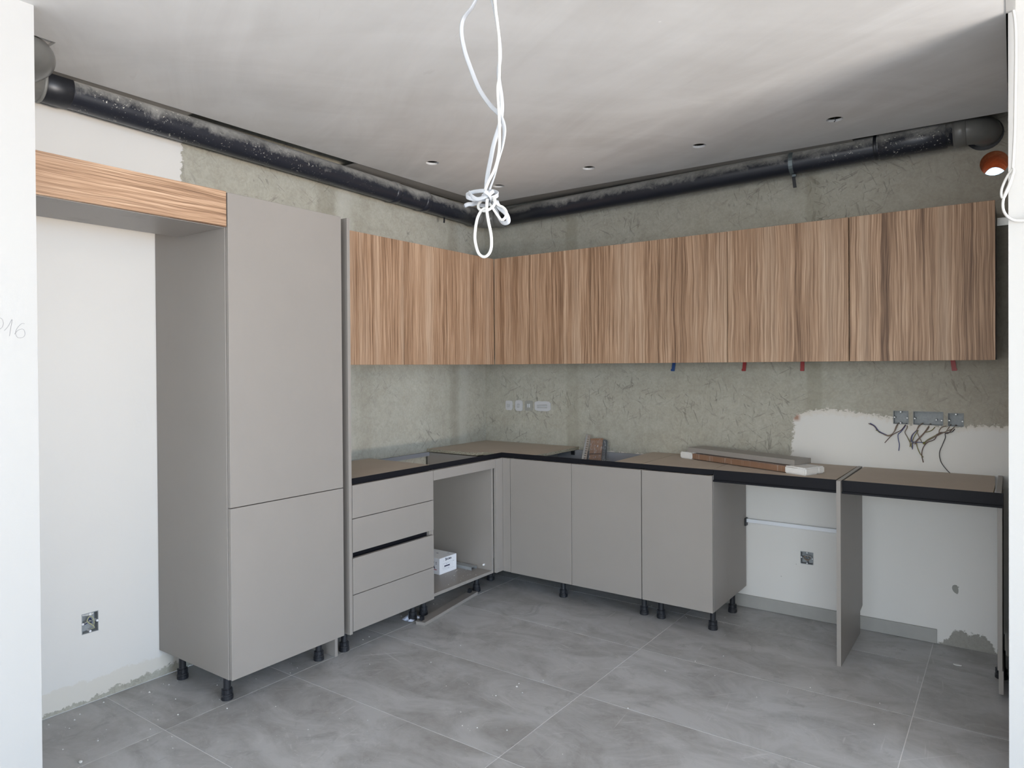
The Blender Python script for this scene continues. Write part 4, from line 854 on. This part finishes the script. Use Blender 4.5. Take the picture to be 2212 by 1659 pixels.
# ================================================================= HANGING CABLES
def K(u, v, dy=0.0):   # plane y=-3: metres from measured points
    return None
def cab(pts): return [Vector(p) for p in pts]
t = thing('hanging_cables', (2.32, -3.0, 1.677), 'knotted bundle of white electric cables hanging from the ceiling', 'cable')
Z0 = 2.60
A = [(2.33, -2.99, Z0), (2.325, -2.99, 2.40), (2.308, -2.995, 2.265), (2.290, -3.0, 2.220), (2.262, -3.0, 2.198), (2.256, -3.0, 2.170), (2.264, -3.0, 2.130), (2.279, -3.0, 2.090), (2.304, -3.0, 2.035), (2.335, -3.0, 1.992), (2.358, -3.0, 1.968), (2.370, -3.0, 1.938), (2.366, -3.0, 1.905), (2.353, -3.0, 1.870), (2.342, -2.998, 1.842), (2.326, -2.995, 1.815)]
Bp = [(2.338, -3.0, Z0), (2.335, -3.0, 2.40), (2.336, -3.0, 2.240), (2.346, -3.0, 2.190), (2.359, -3.0, 2.130), (2.361, -3.0, 2.090), (2.356, -3.0, 2.055), (2.362, -2.998, 2.005), (2.361, -2.996, 1.975), (2.353, -2.994, 1.948), (2.338, -2.994, 1.912), (2.329, -2.994, 1.880), (2.320, -2.994, 1.845), (2.316, -2.994, 1.812)]
C = [(2.345, -3.004, Z0), (2.347, -3.004, 2.40), (2.351, -3.004, 2.215), (2.357, -3.004, 2.160), (2.3615, -3.004, 2.120), (2.361, -3.004, 2.050), (2.358, -3.006, 2.020), (2.361, -3.006, 1.970), (2.3635, -3.008, 1.930), (2.362, -3.008, 1.890), (2.353, -3.010, 1.855), (2.336, -3.010, 1.830), (2.324, -3.008, 1.812)]
B().tube(spline(A, 8), 0, 12, flat=(0.0048, 0.0022), twist=3.5).obj('flat_cable', CABW, t)
B().tube(spline(Bp, 8), 0, 12, flat=(0.0048, 0.0022), twist=2.2).obj('flat_cable', CABW, t)
B().tube(spline(C, 8), 0.0031, 10).obj('round_cable', CABR, t)
def ell(cx, cz, rx, rz, tilt, a0, a1, y0=-3.0, yr=0.0, n=30):
    out = []
    for k in range(n+1):
        a = a0+(a1-a0)*k/n; x, z = rx*math.cos(a), rz*math.sin(a); out.append((cx+x*math.cos(tilt)-z*math.sin(tilt), y0+yr*math.sin(a+0.6), cz+x*math.sin(tilt)+z*math.cos(tilt)))
    return out
def band_tube(pts, wv, th, name, m_):
    """flat strap whose broad side stays upright"""
    b = B(); P = [Vector(p) for p in pts]; rings = []
    for i, p in enumerate(P):
        tn = (P[min(i+1, len(P)-1)]-P[max(i-1, 0)]).normalized(); upv = Vector((0, 0, 1)); upv = (upv-tn*upv.dot(tn)); upv = upv.normalized() if upv.length > 0.2 else Vector((0, 0, 1)); sd = tn.cross(upv).normalized()
        rings.append([b.bm.verts.new(p+upv*wv*c1+sd*th*c2) for c1, c2 in ((-1, -0.5), (-0.8, -1), (0.8, -1), (1, -0.5), (1, 0.5), (0.8, 1), (-0.8, 1), (-1, 0.5))])
    for a, c in zip(rings, rings[1:]):
        for k in range(8): f = b.bm.faces.new((a[k], a[(k+1) % 8], c[(k+1) % 8], c[k])); f.smooth = True
    b.bm.faces.new(rings[0][::-1]); b.bm.faces.new(rings[-1]); return b.obj(name, m_, t)
# coil rings around the knot (photo: about 60 px wide, seen slightly from below)
band_tube(ell(2.3105, 1.806, 0.0305, 0.0125, -0.12, 2.9, -3.3, -3.0, 0.022), 0.0042, 0.0014, 'coil', CABW)
band_tube(ell(2.3080, 1.800, 0.0335, 0.0120, -0.05, 2.6, 6.9, -3.002, -0.026), 0.0040, 0.0014, 'coil', CABW)
band_tube(spline([(2.288, -3.018, 1.812), (2.300, -3.022, 1.800), (2.315, -3.02, 1.793), (2.335, -3.015, 1.798), (2.341, -3.0, 1.810)], 6), 0.0040, 0.0014, 'coil', CABW)
band_tube(spline([(2.330, -3.0, 1.808), (2.305, -2.99, 1.805), (2.290, -2.985, 1.797), (2.285, -3.0, 1.790), (2.278, -3.008, 1.789), (2.2705, -3.01, 1.7865)], 6), 0.0044, 0.0022, 'cut_end', CABW)
B().lathe((2.2700, -3.010, 1.7862), [(0.003, 0.0), (0.003, -0.0008)], 10, 'x').obj('core', plain('cable_core', (0.25, 0.25, 0.27), 0.5), t)
B().tube(spline([(2.317, -2.998, 1.812), (2.330, -2.996, 1.800), (2.345, -3.0, 1.790), (2.343, -3.006, 1.775), (2.325, -3.01, 1.768), (2.307, -3.008, 1.776), (2.302, -3.0, 1.790), (2.31, -2.99, 1.80)], 8), 0.0030, 10).obj('round_cable', CABR, t)
# large drooping loop
B().tube(spline([(2.333, -3.012, 1.792), (2.333, -3.014, 1.770), (2.337, -3.014, 1.745), (2.3425, -3.012, 1.715), (2.3415, -3.010, 1.690), (2.333, -3.008, 1.676), (2.320, -3.008, 1.6712), (2.306, -3.008, 1.680), (2.298, -3.008, 1.700), (2.2975, -3.010, 1.720), (2.304, -3.012, 1.748), (2.313, -3.012, 1.765), (2.323, -3.012, 1.772), (2.332, -3.008, 1.774)], 8), 0.0032, 10).obj('round_cable', CABR, t)
# small side loops to the lower right
B().tube(spline([(2.330, -3.0, 1.785), (2.345, -3.004, 1.768), (2.358, -3.006, 1.752), (2.368, -3.008, 1.744), (2.375, -3.006, 1.748), (2.3745, -3.0, 1.760), (2.364, -2.996, 1.772), (2.350, -2.996, 1.780), (2.338, -2.998, 1.792)], 8), 0.0028, 10).obj('round_cable', CABR, t)
B().tube(spline([(2.332, -2.992, 1.788), (2.340, -2.990, 1.770), (2.348, -2.988, 1.752), (2.358, -2.988, 1.742), (2.370, -2.988, 1.744), (2.366, -2.990, 1.760), (2.350, -2.992, 1.775), (2.340, -2.99, 1.79)], 8), 0, 12, flat=(0.0050, 0.0022)).obj('flat_cable', CABW, t)
B().lathe((2.320, -2.998, 1.800), [(0.004, -0.010), (0.010, -0.006), (0.012, 0.0), (0.010, 0.006), (0.004, 0.010)], 12, 'z').obj('knot', CABW, t)
# cable on the right partition
t = thing('wall_cable', (3.24, -1.35, 1.93), 'thin white cable hanging in a loop in front of the right pillar', 'cable')
yc = YP-0.012
B().tube(spline([(3.226, yc, 2.66), (3.232, yc, 2.636), (3.241, yc, 2.595), (3.246, yc, 2.540), (3.247, yc, 2.45), (3.245, yc, 2.30), (3.243, yc, 2.18), (3.238, yc-0.004, 2.075), (3.236, yc-0.01, 2.045), (3.226, yc-0.012, 2.012), (3.215, yc-0.012, 1.985), (3.2085, yc-0.01, 1.990), (3.209, yc-0.008, 2.015), (3.222, yc-0.006, 2.050), (3.238, yc-0.006, 2.075), (3.241, yc-0.010, 2.068), (3.238, yc-0.014, 2.055), (3.228, yc-0.014, 2.022), (3.216, yc-0.012, 1.990), (3.2115, yc-0.012, 1.962), (3.216, yc-0.012, 1.935), (3.232, yc-0.012, 1.912), (3.256, yc-0.010, 1.903), (3.30, yc-0.006, 1.905), (3.42, yc, 1.93)], 8), 0.0042, 10).obj('sheath', CABR, t)
tag(B().tube(spline([(2.551, -0.577, ZC+0.01), (2.553, -0.575, ZC-0.004), (2.549, -0.58, ZC-0.012)], 5), 0.002, 6).obj('wire_stub', WBLK, None, (2.551, -0.577, ZC)), 'dark wire stub in the ceiling hole nearest the right pillar', 'wire')

for o in list(bpy.data.objects):
    if '_w' in o: del o['_w']
